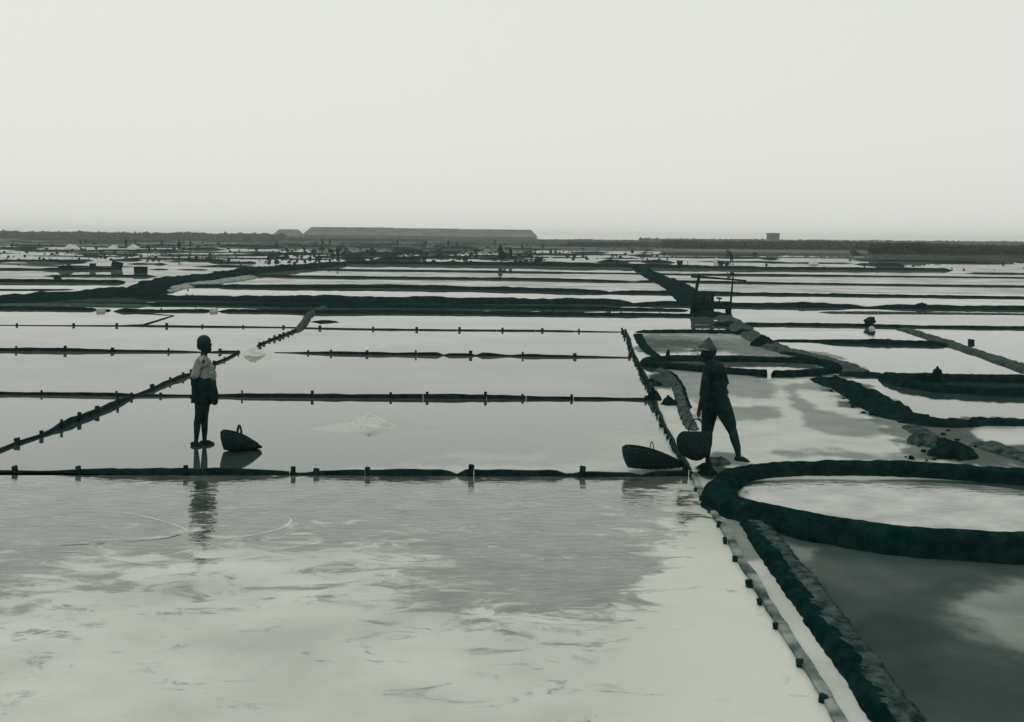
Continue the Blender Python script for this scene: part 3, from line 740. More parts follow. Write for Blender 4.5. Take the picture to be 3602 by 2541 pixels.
divider('weathered plank edging the nearest pan, running to the bottom of the view',
    [(x + 10, y, t) for (x, y), t in zip(FRONT, [22,18,20,24,28,30,26,30,34,34,30,30,34,36,36])], fs_, .075, .024, .018, m='palewood', step=.09, group='board rows dividing the pans')

# ------------------------------------------------------------------ wooden pump frame
c = at(2500, 1108); D0 = c.y
rt = root('pump_frame', (c.x, c.y, 0), 'dark wooden treadle pump frame with a slanting crossbar and two T-shaped pegs', 'pump frame')
k0 = F / D0
def pf(px, py, dy=0): return W(px, py, D0 + dy)
tube('post', [pf(2440,1112,-.3), pf(2441,1055,-.3), pf(2461,966,-.3)], [.075,.07,.055], 'wood', rt)
tube('post', [pf(2570,1112,.1), pf(2571,1058,.1), pf(2580,958,.1)], [.045,.04,.026], 'wood', rt)
tube('crossbar', [pf(2432,973,-.36), pf(2530,980,-.15), pf(2624,988,.04)], [.045,.036,.03], 'wood', rt)
tube('hook', [pf(2624,988,.04), pf(2628,995,.04)], [.02,.015], 'wood', rt)
b0, b1 = pf(2497,1035), pf(2511,1104)
box('centre_post', (b0+b1)/2, .14, .12, (b0-b1).z if (b0-b1).z > 0 else .7, 'wood', rt)
for i in range(4):
    a, b = pf(2430, 1060 + i * 7), pf(2570, 1066 + i * 7)
    box('plank', (a+b)/2 + Vector((0, -.08 - .01 * (i % 2), 0)), (b-a).x, .05, .07, 'wood', rt, ry=R(.3 * (i % 2)))
for i in range(4):
    a, b = pf(2428 - i, 1086 + i * 7), pf(2502, 1088 + i * 7)
    box('plank', (a+b)/2 + Vector((0, -.07 + .01 * (i % 2), 0)), (b-a).x, .06, .08, 'wood', rt)
for px in (2561,):
    a, b = pf(px, 1085), pf(px, 1112)
    box('leg', (a+b)/2, .19, .12, abs((b-a).z) + .05, 'wood', rt)
for px, py, hw in ((2472,1046,6), (2530,1050,9)):
    g = root_l = pf(px, py)
    tube('peg', [pf(px, 1062), pf(px, py)], [.025, .025], 'wood', rt)
    tube('peg_head', [pf(px - hw, py - 1), pf(px + hw, py + 1)], [.035, .035], 'wood', rt)

# ------------------------------------------------------------------ baskets
def basket(label, loc, L, Wd, D, rz, hr, hx=.45, ry=0, rx=0, thin=.012, hh=None):
    rt = root('scoop_basket', loc, label, 'basket', 'scoop baskets of the salt workers')
    rt.rotation_euler = (rx, ry, rz)
    nT, nA = 18, 20; vs, fs = [], []
    def rim(t): return D * (1 - .82 * t ** 1.7)
    def wid(t): return Wd / 2 * (.72 + .28 * math.sin(min(1, t * 1.15) * math.pi / 2)) * (1 - .55 * max(0, t - .6) ** 1.3 * 2)
    def bot(t): return D * .10 * (2 * t - 1) ** 2
    def pt(t, a, o=0):
        w_, r_, b_ = wid(t) + o, rim(t), bot(t) - o
        return Vector(((t - .5) * L - (0.10 * L * (1 - (a / math.pi * 2 - 1) ** 2) * 0), w_ * math.cos(a), r_ - (r_ - b_) * math.sin(a) ** .75))
    for i in range(nT + 1):
        for j in range(nA + 1): vs.append(pt(i / nT, math.pi * j / nA))
    for i in range(nT):
        for j in range(nA):
            a = i * (nA + 1) + j; fs.append((a, a + 1, a + nA + 2, a + nA + 1))
    # bulging closed end
    n0 = len(vs)
    for r_ in (1, .75, .45, .02):
        for j in range(nA + 1):
            p = pt(0, math.pi * j / nA); cc = Vector((-.5 * L, 0, rim(0)))
            q = cc + (p - cc) * r_; q.x -= L * .10 * (1 - r_ * r_)
            if q.z > rim(0): q.z = rim(0)
            vs.append(q)
    for i in range(3):
        for j in range(nA):
            a = n0 + i * (nA + 1) + j; fs.append((a, a + nA + 1, a + nA + 2, a + 1))
    me = bpy.data.meshes.new('shell'); me.from_pydata([tuple(v) for v in vs], [], fs); me.update()
    for p in me.polygons: p.use_smooth = True
    o = link('shell', me, M['basket'], rt)
    sm_ = o.modifiers.new('thick', 'SOLIDIFY'); sm_.thickness = .012; sm_.offset = 0
    def lt(nm, P, r, seg=7):
        v, f = [], []; tube_geo(v, f, P, r, seg)
        m_ = bpy.data.meshes.new(nm); m_.from_pydata([tuple(x) for x in v], [], f); m_.update()
        for p in m_.polygons: p.use_smooth = True
        return link(nm, m_, M['basket'], rt)
    lt('rim', [pt(1 - i / 14, 0) for i in range(15)] + [Vector((-.5*L, wid(0) * math.cos(math.pi * j / 8), rim(0))) for j in range(1, 8)] + [pt(i / 14, math.pi) for i in range(15)], .012)
    for i in range(1, 8):
        t = i / 8; lt('weave_band', [pt(t, math.pi * j / 12, .008) for j in range(13)], .005, 5)
    hw = wid(hx); zz = rim(hx); hh_ = hh or hr
    lt('handle', [Vector(((hx - .5) * L, hr * math.cos(math.pi * j / 12), zz - .03 + hh_ * math.sin(math.pi * j / 12))) for j in range(13)], thin)
    return rt
g = at(852, 1584)
basket('scoop basket with a tall loop handle standing in the brine beside the boy', (g.x, g.y, 0), .47, .36, .255, R(24), .15, .42, thin=.016, hh=.15)
g = at(2312, 1660)
basket('large blunt scoop basket lying by the end of the nearest board row', (g.x, g.y + .1, .02), .72, .36, .27, R(10), .08, .42, thin=.006, hh=.14)

# ------------------------------------------------------------------ people
def capsule(vs, fs, P, rad, seg=12, sq=None):
    """tapered tube with rounded ends; sq flattens it in y"""
    P = [Vector(p) for p in P]; b = len(vs)
    d0 = (P[0] - P[1]).normalized(); d1 = (P[-1] - P[-2]).normalized()
    QP, QR = [], []
    for a in (80, 50, 25): QP.append(P[0] + d0 * rad[0] * math.sin(R(a))); QR.append(rad[0] * math.cos(R(a)))
    QP += P; QR += list(rad)
    for a in (25, 50, 80): QP.append(P[-1] + d1 * rad[-1] * math.sin(R(a))); QR.append(rad[-1] * math.cos(R(a)))
    tube_geo(vs, fs, QP, QR, seg)
    if sq:
        cy = sum(p.y for p in P) / len(P)
        for i in range(b, len(vs)): vs[i] = Vector((vs[i].x, cy + (vs[i].y - cy) * sq, vs[i].z))
def ball(vs, fs, c, rx, ry, rz, rot=0, n=12):
    b = len(vs); mt = Matrix.Rotation(rot, 3, 'Y'); c = Vector(c)
    for i in range(1, n):
        th = math.pi * i / n
        for j in range(n * 2):
            ph = math.pi * j / n
            vs.append(c + mt @ Vector((rx * math.sin(th) * math.cos(ph), ry * math.sin(th) * math.sin(ph), rz * math.cos(th))))
    t = len(vs); vs.append(c + mt @ Vector((0, 0, rz))); vs.append(c + mt @ Vector((0, 0, -rz)))
    m_ = n * 2
    for i in range(n - 2):
        for j in range(m_): fs.append((b+i*m_+j, b+(i+1)*m_+j, b+(i+1)*m_+(j+1) % m_, b+i*m_+(j+1) % m_))
    for j in range(m_):
        fs.append((t, b + j, b + (j+1) % m_)); fs.append((t + 1, b+(n-2)*m_+(j+1) % m_, b+(n-2)*m_+j))
def fuse(name, vs, fs, m, parent, vox=.008, it=4):
    """one continuous skin from overlapping volumes, in the parent's space"""
    off = Vector(parent.location)
    me = bpy.data.meshes.new(name + '_raw'); me.from_pydata([tuple(Vector(v) - off) for v in vs], [], fs); me.update()
    o = bpy.data.objects.new('tmp', me); C.objects.link(o)
    r = o.modifiers.new('r', 'REMESH'); r.mode = 'VOXEL'; r.voxel_size = vox; r.use_smooth_shade = True
    if it:
        s = o.modifiers.new('s', 'SMOOTH'); s.factor = .5; s.iterations = it
    dg = bpy.context.evaluated_depsgraph_get()
    nm = bpy.data.meshes.new_from_object(o.evaluated_get(dg)); nm.name = name
    bpy.data.objects.remove(o); bpy.data.meshes.remove(me)
    nm.materials.clear()
    for p in nm.polygons: p.use_smooth = True
    return link(name, nm, M[m], parent)
def hand(vs, fs, w, dirv, side, s=1.0, curl=.4):
    """palm, four fingers of different length and a thumb, from wrist w along dirv"""
    d = Vector(dirv).normalized(); sd = Vector(side).normalized(); nn = d.cross(sd)
    capsule(vs, fs, [w - d * .01, w + d * .045 * s], [.022 * s, .026 * s])
    pc = w + d * .065 * s
    for i, L in enumerate((.062, .072, .068, .052)):
        b = pc + sd * ((i - 1.5) * .017 * s)
        a1 = b + d * L * .5 * s + nn * .004; a2 = a1 + (d * (1 - curl) + nn * curl).normalized() * L * .5 * s
        capsule(vs, fs, [b - d * .03, b, a1, a2], [.0085 * s, .0085 * s, .008 * s, .0065 * s], 8)
    tb = w + d * .02 * s - sd * .022 * s
    capsule(vs, fs, [tb, tb + (d * .7 - sd * .7) * .028 * s, tb + (d * .7 - sd * .7) * .028 * s + (d + nn * .4) * .025 * s], [.011 * s, .0095 * s, .0075 * s], 8)

# --- the boy
DB = at(712, 1566).y
g = at(712, 1566)
boy = root('person', (g.x, g.y, 0), 'barefoot person in pale shirt and dark shorts standing in the brine, facing right', 'person')
def B(px, py, dy=0): return W(px, py, DB + dy)
vs, fs = [], []
# head facing right
ball(vs, fs, B(720,1208), .088, .075, .100)
ball(vs, fs, B(728,1226), .062, .056, .070, R(-15))
capsule(vs, fs, [B(738,1206), B(743,1214)], [.020, .014], 8)           # nose
capsule(vs, fs, [B(736,1198,-.03), B(736,1198,.03)], [.018, .018], 8)    # brow
capsule(vs, fs, [B(738,1225,-.018), B(738,1225,.018)], [.014, .014], 8)  # lips
capsule(vs, fs, [B(732,1238,-.01), B(732,1238,.01)], [.022, .022], 8)    # chin
for s in (-1, 1): ball(vs, fs, B(718,1214,s*.074), .018, .010, .030)
capsule(vs, fs, [B(719,1232), B(716,1262)], [.046, .048])
capsule(vs, fs, [B(714,1272), B(713,1300), B(715,1335)], [.085, .085, .09], sq=1.0)
capsule(vs, fs, [B(713,1276,-.12), B(713,1276,.12)], [.05, .05])
# arms: near one hangs a little back, far one forward
capsule(vs, fs, [B(700,1274,-.15), B(686,1318,-.19), B(684,1335,-.20), B(680,1385,-.17)], [.044, .036, .034, .024])
hand(vs, fs, B(679,1388,-.17), (0.0, .05, -1), (1, 0, 0), .9)
capsule(vs, fs, [B(730,1276,.14), B(748,1322,.17), B(752,1340,.16), B(756,1385,.10)], [.044, .036, .034, .024])
hand(vs, fs, B(757,1388,.10), (0.05, 0, -1), (1, 0, 0), .9)
capsule(vs, fs, [B(714,1345,-.06), B(714,1345,.06)], [.09, .09])
capsule(vs, fs, [B(706,1365,-.05), B(702,1420,-.05), B(698,1462,-.05), B(694,1488,-.05), B(693,1510,-.05), B(690,1550,-.05)], [.080, .066, .048, .049, .044, .028])
capsule(vs, fs, [B(722,1365,.05), B(723,1420,.05), B(721,1462,.05), B(719,1490,.05), B(720,1515,.05), B(719,1550,.05)], [.080, .064, .046, .048, .042, .028])
GZ = .022
fl = Vector(B(690,1560,-.05)); fl.z = GZ
capsule(vs, fs, [fl + Vector((-.05, 0, .002)), fl + Vector((.03, -.03, .008)), fl + Vector((.09, -.06, -.004))], [.030, .030, .020])
capsule(vs, fs, [fl + Vector((0, 0, 0)), B(690,1548,-.05)], [.03, .028])
fr = Vector(B(719,1560,.05)); fr.z = GZ
capsule(vs, fs, [fr + Vector((-.04, 0, .002)), fr + Vector((.06, -.01, .012)), fr + Vector((.13, -.02, -.006))], [.030, .030, .017])
capsule(vs, fs, [fr, B(719,1548,.05)], [.03, .028])
for j in range(5):
    t = fr + Vector((.135 - .008 * j, -.04 + .013 * j, -.008)); capsule(vs, fs, [t - Vector((.02, 0, 0)), t + Vector((.012, 0, 0))], [.010, .008], 7)
    t = fl + Vector((.095 - .008 * j, -.085 + .013 * j, -.008)); capsule(vs, fs, [t - Vector((.02, 0, 0)), t + Vector((.012, 0, 0))], [.010, .008], 7)
fuse('body', vs, fs, 'skin', boy, .0065, 3)
vs, fs = [], []
ball(vs, fs, B(717,1202), .095, .083, .092, R(-12)); ball(vs, fs, B(709,1216), .065, .070, .07)
fuse('hair', vs, fs, 'hair', boy, .008, 2)
for s in (-1, 1):
    vs, fs = [], []; ball(vs, fs, B(740,1207,s*.03), .010, .012, .008, n=6); mesh('eye', vs, fs, M['scarf'], boy)
vs, fs = [], []
capsule(vs, fs, [B(715,1264,-.05), B(715,1264,.05)], [.060, .060])
capsule(vs, fs, [B(714,1278,-.10), B(714,1278,.10)], [.068, .068])
capsule(vs, fs, [B(714,1280), B(714,1300), B(716,1318), B(718,1334)], [.112, .118, .122, .128], sq=1.05)
capsule(vs, fs, [B(700,1274,-.14), B(690,1300,-.175), B(685,1322,-.19)], [.055, .052, .056])
capsule(vs, fs, [B(730,1276,.13), B(742,1300,.155), B(748,1318,.165)], [.055, .052, .056])
capsule(vs, fs, [B(700,1322), B(736,1322)], [.10, .10]); capsule(vs, fs, [B(694,1300), B(738,1300)], [.06, .07])
fuse('shirt', vs, fs, 'shirt', boy, .009, 3)
vs, fs = [], []
capsule(vs, fs, [B(714,1356), B(716,1374)], [.142, .145], sq=.9)
box_geo(vs, fs, B(714,1340), .27, .24, .10)
capsule(vs, fs, [B(706,1350,-.05), B(702,1385,-.05), B(702,1404,-.05)], [.125, .110, .095])
capsule(vs, fs, [B(692,1350,-.02), B(690,1396,-.02)], [.06, .055])
capsule(vs, fs, [B(726,1350,.04), B(730,1385,.04), B(728,1404,.04)], [.125, .115, .095])
capsule(vs, fs, [B(745,1350,-.02), B(752,1385,-.03), B(755,1414,-.03)], [.055, .062, .048])
fuse('shorts', vs, fs, 'dark', boy, .009, 3)

# --- the stooping worker
DM = 14.0
g = W(2520, 1650, DM)
man = root('person', (g.x, DM, 0), 'stooping person in dark clothes and pointed hat holding a basket by the big pit', 'person')
def Q(px, py, dy=0): return W(px, py, DM + dy)
vs, fs = [], []
ball(vs, fs, Q(2490,1238), .085, .075, .095)
ball(vs, fs, Q(2483,1256), .060, .052, .062, R(20))
capsule(vs, fs, [Q(2471,1242), Q(2466,1250)], [.018, .014], 8)
capsule(vs, fs, [Q(2470,1260,-.02), Q(2470,1260,.02)], [.013, .013], 8)
capsule(vs, fs, [Q(2475,1271,-.01), Q(2475,1271,.01)], [.020, .020], 8)
for s in (-1, 1): ball(vs, fs, Q(2494,1244,s*.074), .017, .010, .028)
capsule(vs, fs, [Q(2494,1256), Q(2503,1284)], [.052, .058])
capsule(vs, fs, [Q(2508,1300), Q(2512,1340), Q(2513,1400)], [.12, .125, .12], sq=.9)
capsule(vs, fs, [Q(2492,1302,-.10), Q(2480,1345,-.17), Q(2476,1385,-.17), Q(2460,1442,-.16)], [.050, .045, .040, .026])
hand(vs, fs, Q(2459,1445,-.16), (-.12, 0, -1), (0, 1, 0), 1.0, .75)
capsule(vs, fs, [Q(2532,1302,.10), Q(2550,1350,.15), Q(2551,1375,.14), Q(2536,1418,-.02)], [.052, .046, .042, .028])
hand(vs, fs, Q(2534,1420,-.03), (-.3, -.2, -1), (1, 0, 0), 1.0, .4)
capsule(vs, fs, [Q(2497,1420,.03), Q(2492,1470,.05), Q(2485,1532,.06), Q(2486,1556,.06), Q(2488,1585,.06), Q(2489,1628,.06)], [.095, .080, .055, .052, .046, .030])
capsule(vs, fs, [Q(2536,1420,-.03), Q(2556,1470,-.12), Q(2579,1524,-.2), Q(2586,1552,-.25), Q(2593,1575,-.29), Q(2598,1606,-.33)], [.095, .082, .056, .054, .045, .030])
# feet: front one on the clod, rear one on the rim of the pit wall
f1 = Q(2488,1638,.06)
capsule(vs, fs, [f1 + Vector((.03, 0, .01)), f1 + Vector((-.06, -.03, .005)), f1 + Vector((-.12, -.06, -.012))], [.034, .034, .022])
capsule(vs, fs, [f1, Q(2489,1622,.06)], [.032, .03])
f2 = Q(2600,1614,-.34)
capsule(vs, fs, [f2 + Vector((-.03, 0, .0)), f2 + Vector((.04, -.03, .0)), f2 + Vector((.085, -.06, -.014))], [.032, .032, .022])
for j in range(5):
    t = f2 + Vector((.10 - .008 * j, -.085 + .014 * j, -.018)); capsule(vs, fs, [t - Vector((.02, 0, 0)), t + Vector((.012, -.006, 0))], [.011, .009], 7)
    t = f1 + Vector((-.135 + .008 * j, -.085 + .014 * j, -.016)); capsule(vs, fs, [t + Vector((.02, 0, 0)), t + Vector((-.012, -.006, 0))], [.011, .009], 7)
fuse('body', vs, fs, 'skin', man, .007, 3)
vs, fs = [], []
ball(vs, fs, Q(2496,1238), .086, .082, .085)
fuse('hair', vs, fs, 'hair', man, .009, 1)
for s in (-1, 1):
    vs, fs = [], []; ball(vs, fs, Q(2472,1239,s*.028), .010, .012, .008, n=6); mesh('eye', vs, fs, M['scarf'], man)
vs, fs = [], []
capsule(vs, fs, [Q(2502,1286,-.05), Q(2502,1286,.05)], [.080, .080])
capsule(vs, fs, [Q(2513,1303,-.10), Q(2513,1303,.10)], [.098, .098])
capsule(vs, fs, [Q(2513,1310), Q(2515,1350), Q(2513,1388)], [.148, .150, .152], sq=.95)
capsule(vs, fs, [Q(2490,1304,-.10), Q(2482,1345,-.15), Q(2477,1388,-.15)], [.062, .060, .062])
capsule(vs, fs, [Q(2534,1304,.10), Q(2549,1350,.12), Q(2548,1378,.10)], [.064, .060, .058])
ball(vs, fs, Q(2514,1392), .165, .15, .06)
fuse('jacket', vs, fs, 'dark', man, .009, 3)
vs, fs = [], []
capsule(vs, fs, [Q(2514,1385), Q(2514,1412)], [.150, .150], sq=.85)
capsule(vs, fs, [Q(2498,1415,.03), Q(2495,1460,.05), Q(2488,1512,.06)], [.115, .100, .078])
capsule(vs, fs, [Q(2536,1415,-.03), Q(2555,1462,-.11), Q(2568,1492,-.16)], [.115, .100, .080])
fuse('trousers', vs, fs, 'dark', man, .009, 2)
# hat: pointed straw cone over a pale band
def cone(P0, P1, r, name, m, parent, seg=24, h0=0.0):
    ax = (P1 - P0); n_ = ax.normalized(); s = n_.cross(Vector((0, 1, 0))).normalized(); u = n_.cross(s)
    vs, fs = [], []
    prof = [(r, 0), (r * 1.0, .012), (r * .72, ax.length * .30), (r * .38, ax.length * .66), (r * .10, ax.length * .95), (.002, ax.length)]
    for rr_, h_ in prof:
        for j in range(seg):
            a = 2 * math.pi * j / seg; vs.append(P0 + n_ * h_ + (s * math.cos(a) + u * math.sin(a)) * rr_)
    for i in range(len(prof) - 1):
        for j in range(seg): fs.append((i*seg+j, i*seg+(j+1) % seg, (i+1)*seg+(j+1) % seg, (i+1)*seg+j))
    fs.append(tuple(range(seg - 1, -1, -1)))
    return mesh(name, vs, fs, M[m], parent, smooth=True)
cone(Q(2489,1228), Q(2494,1186), .118, 'hat', 'straw', man)
vs, fs = [], []
capsule(vs, fs, [Q(2489,1227,-.075), Q(2474,1226,-.05), Q(2466,1226,0), Q(2474,1226,.05), Q(2489,1227,.075)], [.018]*5, 8)
capsule(vs, fs, [Q(2470,1226), Q(2452,1229), Q(2434,1235)], [.024, .022, .012], 8)
capsule(vs, fs, [Q(2489,1229,-.10), Q(2468,1230,-.08), Q(2456,1231,-.03)], [.02]*3, 8); capsule(vs, fs, [Q(2489,1229,-.10), Q(2508,1231,-.08)], [.018]*2, 8)
capsule(vs, fs, [Q(2489,1227,-.075), Q(2506,1228,-.05), Q(2513,1230,0), Q(2506,1228,.05), Q(2489,1227,.075)], [.018]*5, 8)
capsule(vs, fs, [Q(2512,1226), Q(2516,1240), Q(2514,1256)], [.012, .012, .009], 8)
fuse('head_scarf', vs, fs, 'scarf', man, .008, 2)

g = Q(2444, 1612, -.16)
bk = basket('round-bottomed scoop basket hanging from the hand of the striding worker', (g.x, g.y, g.z - .01), .42, .43, .36, R(90), .10, .25, ry=0, thin=.008, hh=.20)

# --- distant figures: two poses, built once and copied
def far_person(pose):
    r = root('person', (0, 0, 0), 'x', 'person', 'workers on the far pans')
    vs, fs = [], []; V = lambda x, z, y=0: Vector((x, y, z))
    cl, cf = [], []
    if pose == 'stand':
        ball(vs, fs, V(0, 1.55), .09, .09, .12, n=8); capsule(vs, fs, [V(0, 1.35), V(0, 1.5)], [.05, .05], 8)
        capsule(vs, fs, [V(0, 1.30), V(0, .9)], [.13, .13], 8)
        for s in (-1, 1):
            capsule(vs, fs, [V(s*.17, 1.34), V(s*.22, 1.08), V(s*.20, .84)], [.05, .042, .03], 8)
            capsule(vs, fs, [V(s*.08, .85), V(s*.11, .45), V(s*.12, .07)], [.09, .06, .035], 8)
            capsule(vs, fs, [V(s*.12, .04, .03), V(s*.13, .03, -.13)], [.035, .025], 8)
        capsule(cl, cf, [V(-.12, 1.34), V(.12, 1.34)], [.09, .09], 8); capsule(cl, cf, [V(0, 1.28), V(0, .84)], [.18, .20], 8)
        for s in (-1, 1): capsule(cl, cf, [V(s*.09, .82), V(s*.11, .5)], [.12, .09], 8)
        hp_ = V(0, 1.60)
    elif pose == 'bend':
        ball(vs, fs, V(.42, 1.28), .10, .09, .10, n=8); capsule(vs, fs, [V(.26, 1.24), V(.36, 1.27)], [.05, .05], 8)
        capsule(vs, fs, [V(.22, 1.20), V(-.02, .88)], [.13, .13], 8)
        for s in (-1, 1):
            capsule(vs, fs, [V(.26, 1.18, s*.15), V(.38, .92, s*.14), V(.50, .72, s*.1)], [.05, .042, .03], 8)
            capsule(vs, fs, [V(-.02, .84, s*.09), V(s*.16, .45, s*.1), V(s*.22 - .03, .07, s*.1)], [.09, .06, .035], 8)
            capsule(vs, fs, [V(s*.22 - .05, .04, s*.1), V(s*.22 + .12, .03, s*.1)], [.035, .025], 8)
        capsule(cl, cf, [V(.24, 1.2, -.1), V(.24, 1.2, .1)], [.10, .10], 8); capsule(cl, cf, [V(.20, 1.16), V(-.03, .82)], [.18, .18], 8)
        for s in (-1, 1): capsule(cl, cf, [V(-.02, .82, s*.08), V(s*.12, .52, s*.09)], [.12, .09], 8)
        hp_ = V(.44, 1.33)
    fuse('body', vs, fs, 'skin', r, .022, 2); fuse('clothes', cl, cf, 'dark', r, .025, 2)
    cone(hp_, hp_ + Vector((.01, 0, .17)), .20, 'hat', 'straw', r, 12)
    return r
proto = {'stand': far_person('stand'), 'bend': far_person('bend')}
used = {}
def place(pose, px, py, hpx, rz, label, z=0.0):
    p = proto[pose]
    if pose in used:
        q = p.copy(); C.objects.link(q)
        for ch in list(p.children):
            c_ = ch.copy(); C.objects.link(c_); c_.parent = q
        p = q
    used[pose] = 1
    g = at(px, py)
    p.location = (g.x, g.y, z - .0); s = hpx / kk(g) / (1.72 if pose == 'stand' else 1.46)
    s = min(1.5, max(.9, s)); p.scale = (s, s, s); p.rotation_euler = (0, 0, rz); p['label'] = label
place('bend', 2573, 932, 52, R(200), 'distant stooping worker in a straw hat near two baskets, beyond the pump frame')
for pose, px, py, hpx, rz, lab in [
    ('stand',283,864,22,20,'leftmost far worker, left of a close pair near the horizon'),
    ('stand',301,865,26,-30,'second far worker from the left, taller of the pair near the horizon'),
    ('stand',443,876,38,10,'far worker standing between two pale salt heaps on the left pans'),
    ('bend',474,868,26,0,'far worker bending just right of the worker between the salt heaps'),
    ('bend',524,893,30,180,'far worker bent low left of the upright worker on a dark mound'),
    ('stand',569,874,30,60,'upright far worker on a dark mound among the left pans'),
    ('stand',630,888,44,0,'tall far worker above a thin stake, mid left'),
    ('stand',669,874,30,30,'far worker right of the tall worker above the stake'),
    ('bend',693,890,26,15,'far worker stooping below and right of the tall worker, mid left'),
    ('stand',726,846,16,0,'tiny single far worker right of the left group, at the horizon'),
    ('stand',973,884,32,0,'lone far worker below the small left shed'),
    ('stand',1134,868,30,20,'left one of two far workers under the long shed\'s left end'),
    ('stand',1160,868,30,-20,'right one of two far workers under the long shed\'s left end'),
    ('stand',1188,914,42,0,'nearer dark worker by the meeting of causeway and far bank'),
    ('bend',1168,915,32,180,'stooping worker left of the dark worker at the causeway end'),
    ('stand',1398,868,28,0,'far worker left of centre under the long shed'),
    ('bend',1494,872,26,0,'far worker bending under the middle of the long shed'),
    ('stand',1577,874,30,10,'left one of two far workers side by side at centre'),
    ('stand',1606,878,28,-10,'right one of two far workers side by side at centre'),
    ('stand',1741,868,26,0,'far worker above and left of the load-carrying pair'),
    ('stand',1760,922,58,10,'taller worker of the pair standing on the long far bank'),
    ('bend',1774,923,40,180,'bending worker of the pair on the long far bank'),
    ('stand',1796,917,30,0,'slim far worker just right of the pair on the bank'),
    ('stand',1836,882,20,0,'small far worker under the right end of the long shed'),
    ('stand',1908,880,24,0,'far worker right of the long shed\'s end'),
    ]:
    place(pose, px, py, hpx, R(rz), lab, .1 if py > 910 else 0)

def small_basket(px, py, w, h, label):
    g = at(px, py)
    vs, fs = [], []; seg = 14
    prof = [(.28, 0), (.42, h * .5), (.5, h), (.46, h), (.36, h * .45), (.2, h * .15)]
    for r_, z in prof:
        for j in range(seg):
            a = 2 * math.pi * j / seg; vs.append(g + Vector((math.cos(a) * r_ * w, math.sin(a) * r_ * w, z)))
    for i in range(len(prof) - 1):
        for j in range(seg): fs.append((i*seg+j, i*seg+(j+1) % seg, (i+1)*seg+(j+1) % seg, (i+1)*seg+j))
    fs.append(tuple(range(seg - 1, -1, -1))); fs.append(tuple((len(prof)-1)*seg + j for j in range(seg)))
    o = mesh('carrying_basket', vs, fs, M['basket'], loc=g)
    tag(o, label, 'basket', 'carrying baskets on the far pans')
small_basket(2536, 931, .9, .42, 'larger of two dark baskets at the feet of the distant stooping worker')
small_basket(2556, 933, .7, .28, 'smaller dark basket between the larger one and the distant stooping worker')
small_basket(2391, 935, .75, .55, 'dark basket standing alone on the far pan above the pump frame')
small_basket(1896, 922, 1.0, .55, 'dark basket left of a little white salt heap beyond the far bank')
small_basket(326, 949, .55, .50, 'small basket standing on the far left bank right of the peaked heap')
small_basket(2655, 898, 1.0, .5, 'dark basket on the far pan right of the distant stooping worker')
small_basket(1780, 905, .9, .6, 'dark load at the feet of the pair on the long far bank')

# crates and boxes on the banks
def crate(px, py, w, h, d, rz, ry, label, m='wood', z=0.0):
    g = at(px, py); g.z = z
    r = root('wooden_box', g, label, 'box', 'boxes left on the banks')
    c_ = g + Vector((0, 0, h / 2))
    o = box('body', c_, w, d, h, m, r); 
    for s in (-1, 1): box('batten', c_ + Vector((s * w * .32, -d / 2 - .012, 0)), w * .1, .02, h * .94, 'wood', r)
    box('lid', c_ + Vector((0, 0, h / 2 + .017)), w * 1.06, d * 1.06, .03, 'wood', r)
    r.rotation_euler = (0, ry, rz)
    return r
crate(409, 948, .85, .50, .6, R(15), R(14), 'tilted dark box on the far left bank', z=.1)
crate(495, 960, .80, .42, .6, R(-8), 0, 'square dark box with pale lattice front at the end of the left bank')
crate(3063, 1150, .26, .16, .25, R(20), R(-25), 'tilted dark box lid propped over a white block on the right-hand bank', z=.10)
g = at(3064, 1153); mound('white_block', 3066, 1158, .09, .09, .09, 'white', 'white block under the tilted box on the right-hand bank', 'block', seed=4, pk=5, rough=.05)
crate(3415, 1208, .12, .08, .12, R(30), R(10), 'tiny dark box lying on the pan near the right edge')
# pale sluice blocks in the gaps of the left bank
for px, lab in ((355, 'left white sluice block filling a gap in the long left bank'), (752, 'right white sluice block filling a gap in the long left bank')):
    g = at(px, 1096)
    tag(box('sluice_block', g + Vector((0, 0, .05)), .22, .35, .12, 'white', loc=g), lab, 'sluice block', 'white sluice blocks')

# ------------------------------------------------------------------ sheds on the horizon
def shed(px0, px1, pbase, ptop, d, depth, label, off=0):
    a, b = W(px0, pbase, d), W(px1, pbase, d)
    top = W((px0 + px1) / 2, ptop, d).z
    x0, x1 = a.x, b.x; zb = -.06; we = top * .42
    r = root('shed', ((x0 + x1) / 2, d + depth / 2, zb), label, 'shed', 'long sheds on the horizon')
    y0, y1 = d, d + depth
    v = [Vector(p) for p in ((x0,y0,zb),(x1,y0,zb),(x1,y1,zb),(x0,y1,zb),(x0,y0,we),(x1,y0,we),(x1,y1,we),(x0,y1,we))]
    mesh('wall', v, [(0,1,5,4),(1,2,6,5),(2,3,7,6),(3,0,4,7)], M['wall'], r)
    e = 1.0; hx = min(4.5, (x1 - x0) * .12); ym = (y0 + y1) / 2
    v = [Vector(p) for p in ((x0-e,y0-e,we-.2),(x1+e,y0-e,we-.2),(x1+e,y1+e,we-.2),(x0-e,y1+e,we-.2),(x0+hx,ym,top),(x1-hx,ym,top))]
    mesh('roof', v, [(0,1,5,4),(1,2,5),(2,3,4,5),(3,0,4)], M['roof'], r)
    n = max(2, int((x1 - x0) / 12))
    for i in range(n):
        xx = x0 + (x1 - x0) * (i + .5) / n
        box('door', Vector((xx, y0 - .05, 1.3)), 2.6, .1, 2.7, 'wood', r)
shed(962,1052,846,807,760,16,'small separate shed left of the long row, on the horizon')
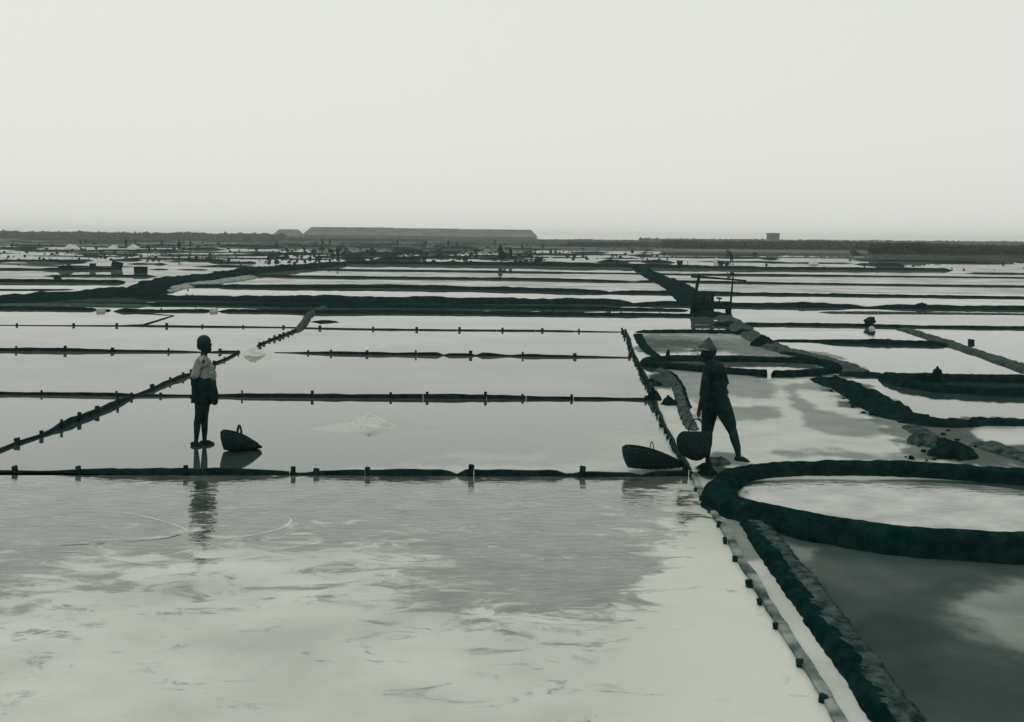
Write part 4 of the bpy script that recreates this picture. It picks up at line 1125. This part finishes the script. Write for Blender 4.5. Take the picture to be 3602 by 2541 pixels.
for i, (a, b, t, d, lab) in enumerate([
    (1068,1230,799,780,'long grey shed at the left end of the horizon row'),
    (1140,1400,800,830,'second long shed from the left, behind its neighbour'),
    (1330,1510,803,790,'third long shed of the horizon row'),
    (1470,1630,804,840,'short shed at the middle of the horizon row, set back'),
    (1510,1690,806,780,'fourth long shed, just right of the middle of the row'),
    (1655,1800,807,830,'fifth shed, set back near the right of the row'),
    (1718,1888,808,790,'long grey shed at the right end of the horizon row')]):
    shed(a, b, 850, t, d, 18, lab)
a = W(2708, 850, 620); b = W(2742, 850, 620); tz = W(2725, 822, 620).z
r = root('shed', ((a.x+b.x)/2, 624, -.06), 'small pale box-shaped building alone on the right horizon', 'building')
box('wall', Vector(((a.x+b.x)/2, 624, tz/2 - .03)), b.x-a.x, 8, tz, 'roof', r)
box('roof', Vector(((a.x+b.x)/2, 624, tz + .1)), b.x-a.x+.6, 8.6, .3, 'roof', r)
box('door', Vector(((a.x+b.x)/2, 619.9, 1.3)), 1.4, .15, 2.6, 'wall', r)

# ------------------------------------------------------------------ scrub along the far edge of the pans
def scrub(x0, x1, py, d_back, h, n, seed, size):
    rg = random.Random(seed); vs, fs = [], []
    a, b = at(x0, py), at(x1, py + (x1 - x0) * .0091)
    for _ in range(n):
        t = rg.random(); p = a.lerp(b, t); dd = rg.random(); p = p + Vector((0, 1, 0)) * dd * d_back
        p.x *= (p.y / a.lerp(b, t).y)
        env = h * (.7 + .3 * noise.noise(Vector((p.x * .05, p.y * .02, seed))) + .25 * noise.noise(Vector((p.x * .25, p.y * .2, seed))))
        p.z = env * rg.random() ** .7
        s = size * rg.uniform(.5, 1.4)
        bs = len(vs)
        q = Matrix.Rotation(rg.random() * 6.28, 3, 'Z') @ Matrix.Rotation(rg.uniform(-1, 1), 3, 'X')
        for v in ((-1, -.4, -.4), (1, -.5, -.3), (.1, .9, -.2), (0, 0, .75)): vs.append(p + q @ Vector(v) * s)
        fs += [(bs, bs+1, bs+3), (bs+1, bs+2, bs+3), (bs+2, bs, bs+3), (bs, bs+2, bs+1)]
    return stuff(mesh('scrub', vs, fs, M['leaf']))
scrub(3060, 3800, 894, 50, 2.5, 14000, 1, .5)
scrub(2330, 3080, 874, 90, 2.5, 14000, 2, .7)
scrub(2000, 2420, 868, 60, 1.6, 4500, 3, .6)
scrub(900, 1500, 849, 60, 1.8, 3500, 4, .8)
scrub(1500, 2300, 850, 90, 2.2, 5000, 5, .9)
scrub(-180, 1000, 838, 200, 4.2, 9000, 6, 1.4)
scrub(2250, 3800, 856, 200, 3.4, 9000, 7, 1.4)

# ------------------------------------------------------------------ haze over the flats
vs, fs = [], []
box_geo(vs, fs, (0, 1200, 6.5), 5200, 2600, 15.5)
hz = mesh('haze', vs, fs, None); stuff(hz)
hm = bpy.data.materials.new('haze'); hm.use_nodes = True; hn = hm.node_tree; hn.nodes.clear()
ho = hn.nodes.new('ShaderNodeOutputMaterial'); pv = hn.nodes.new('ShaderNodeVolumePrincipled')
pv.inputs['Color'].default_value = (.94, .97, .93, 1); pv.inputs['Density'].default_value = .00040; pv.inputs['Anisotropy'].default_value = .2
hn.links.new(pv.outputs[0], ho.inputs['Volume']); hz.data.materials.append(hm)
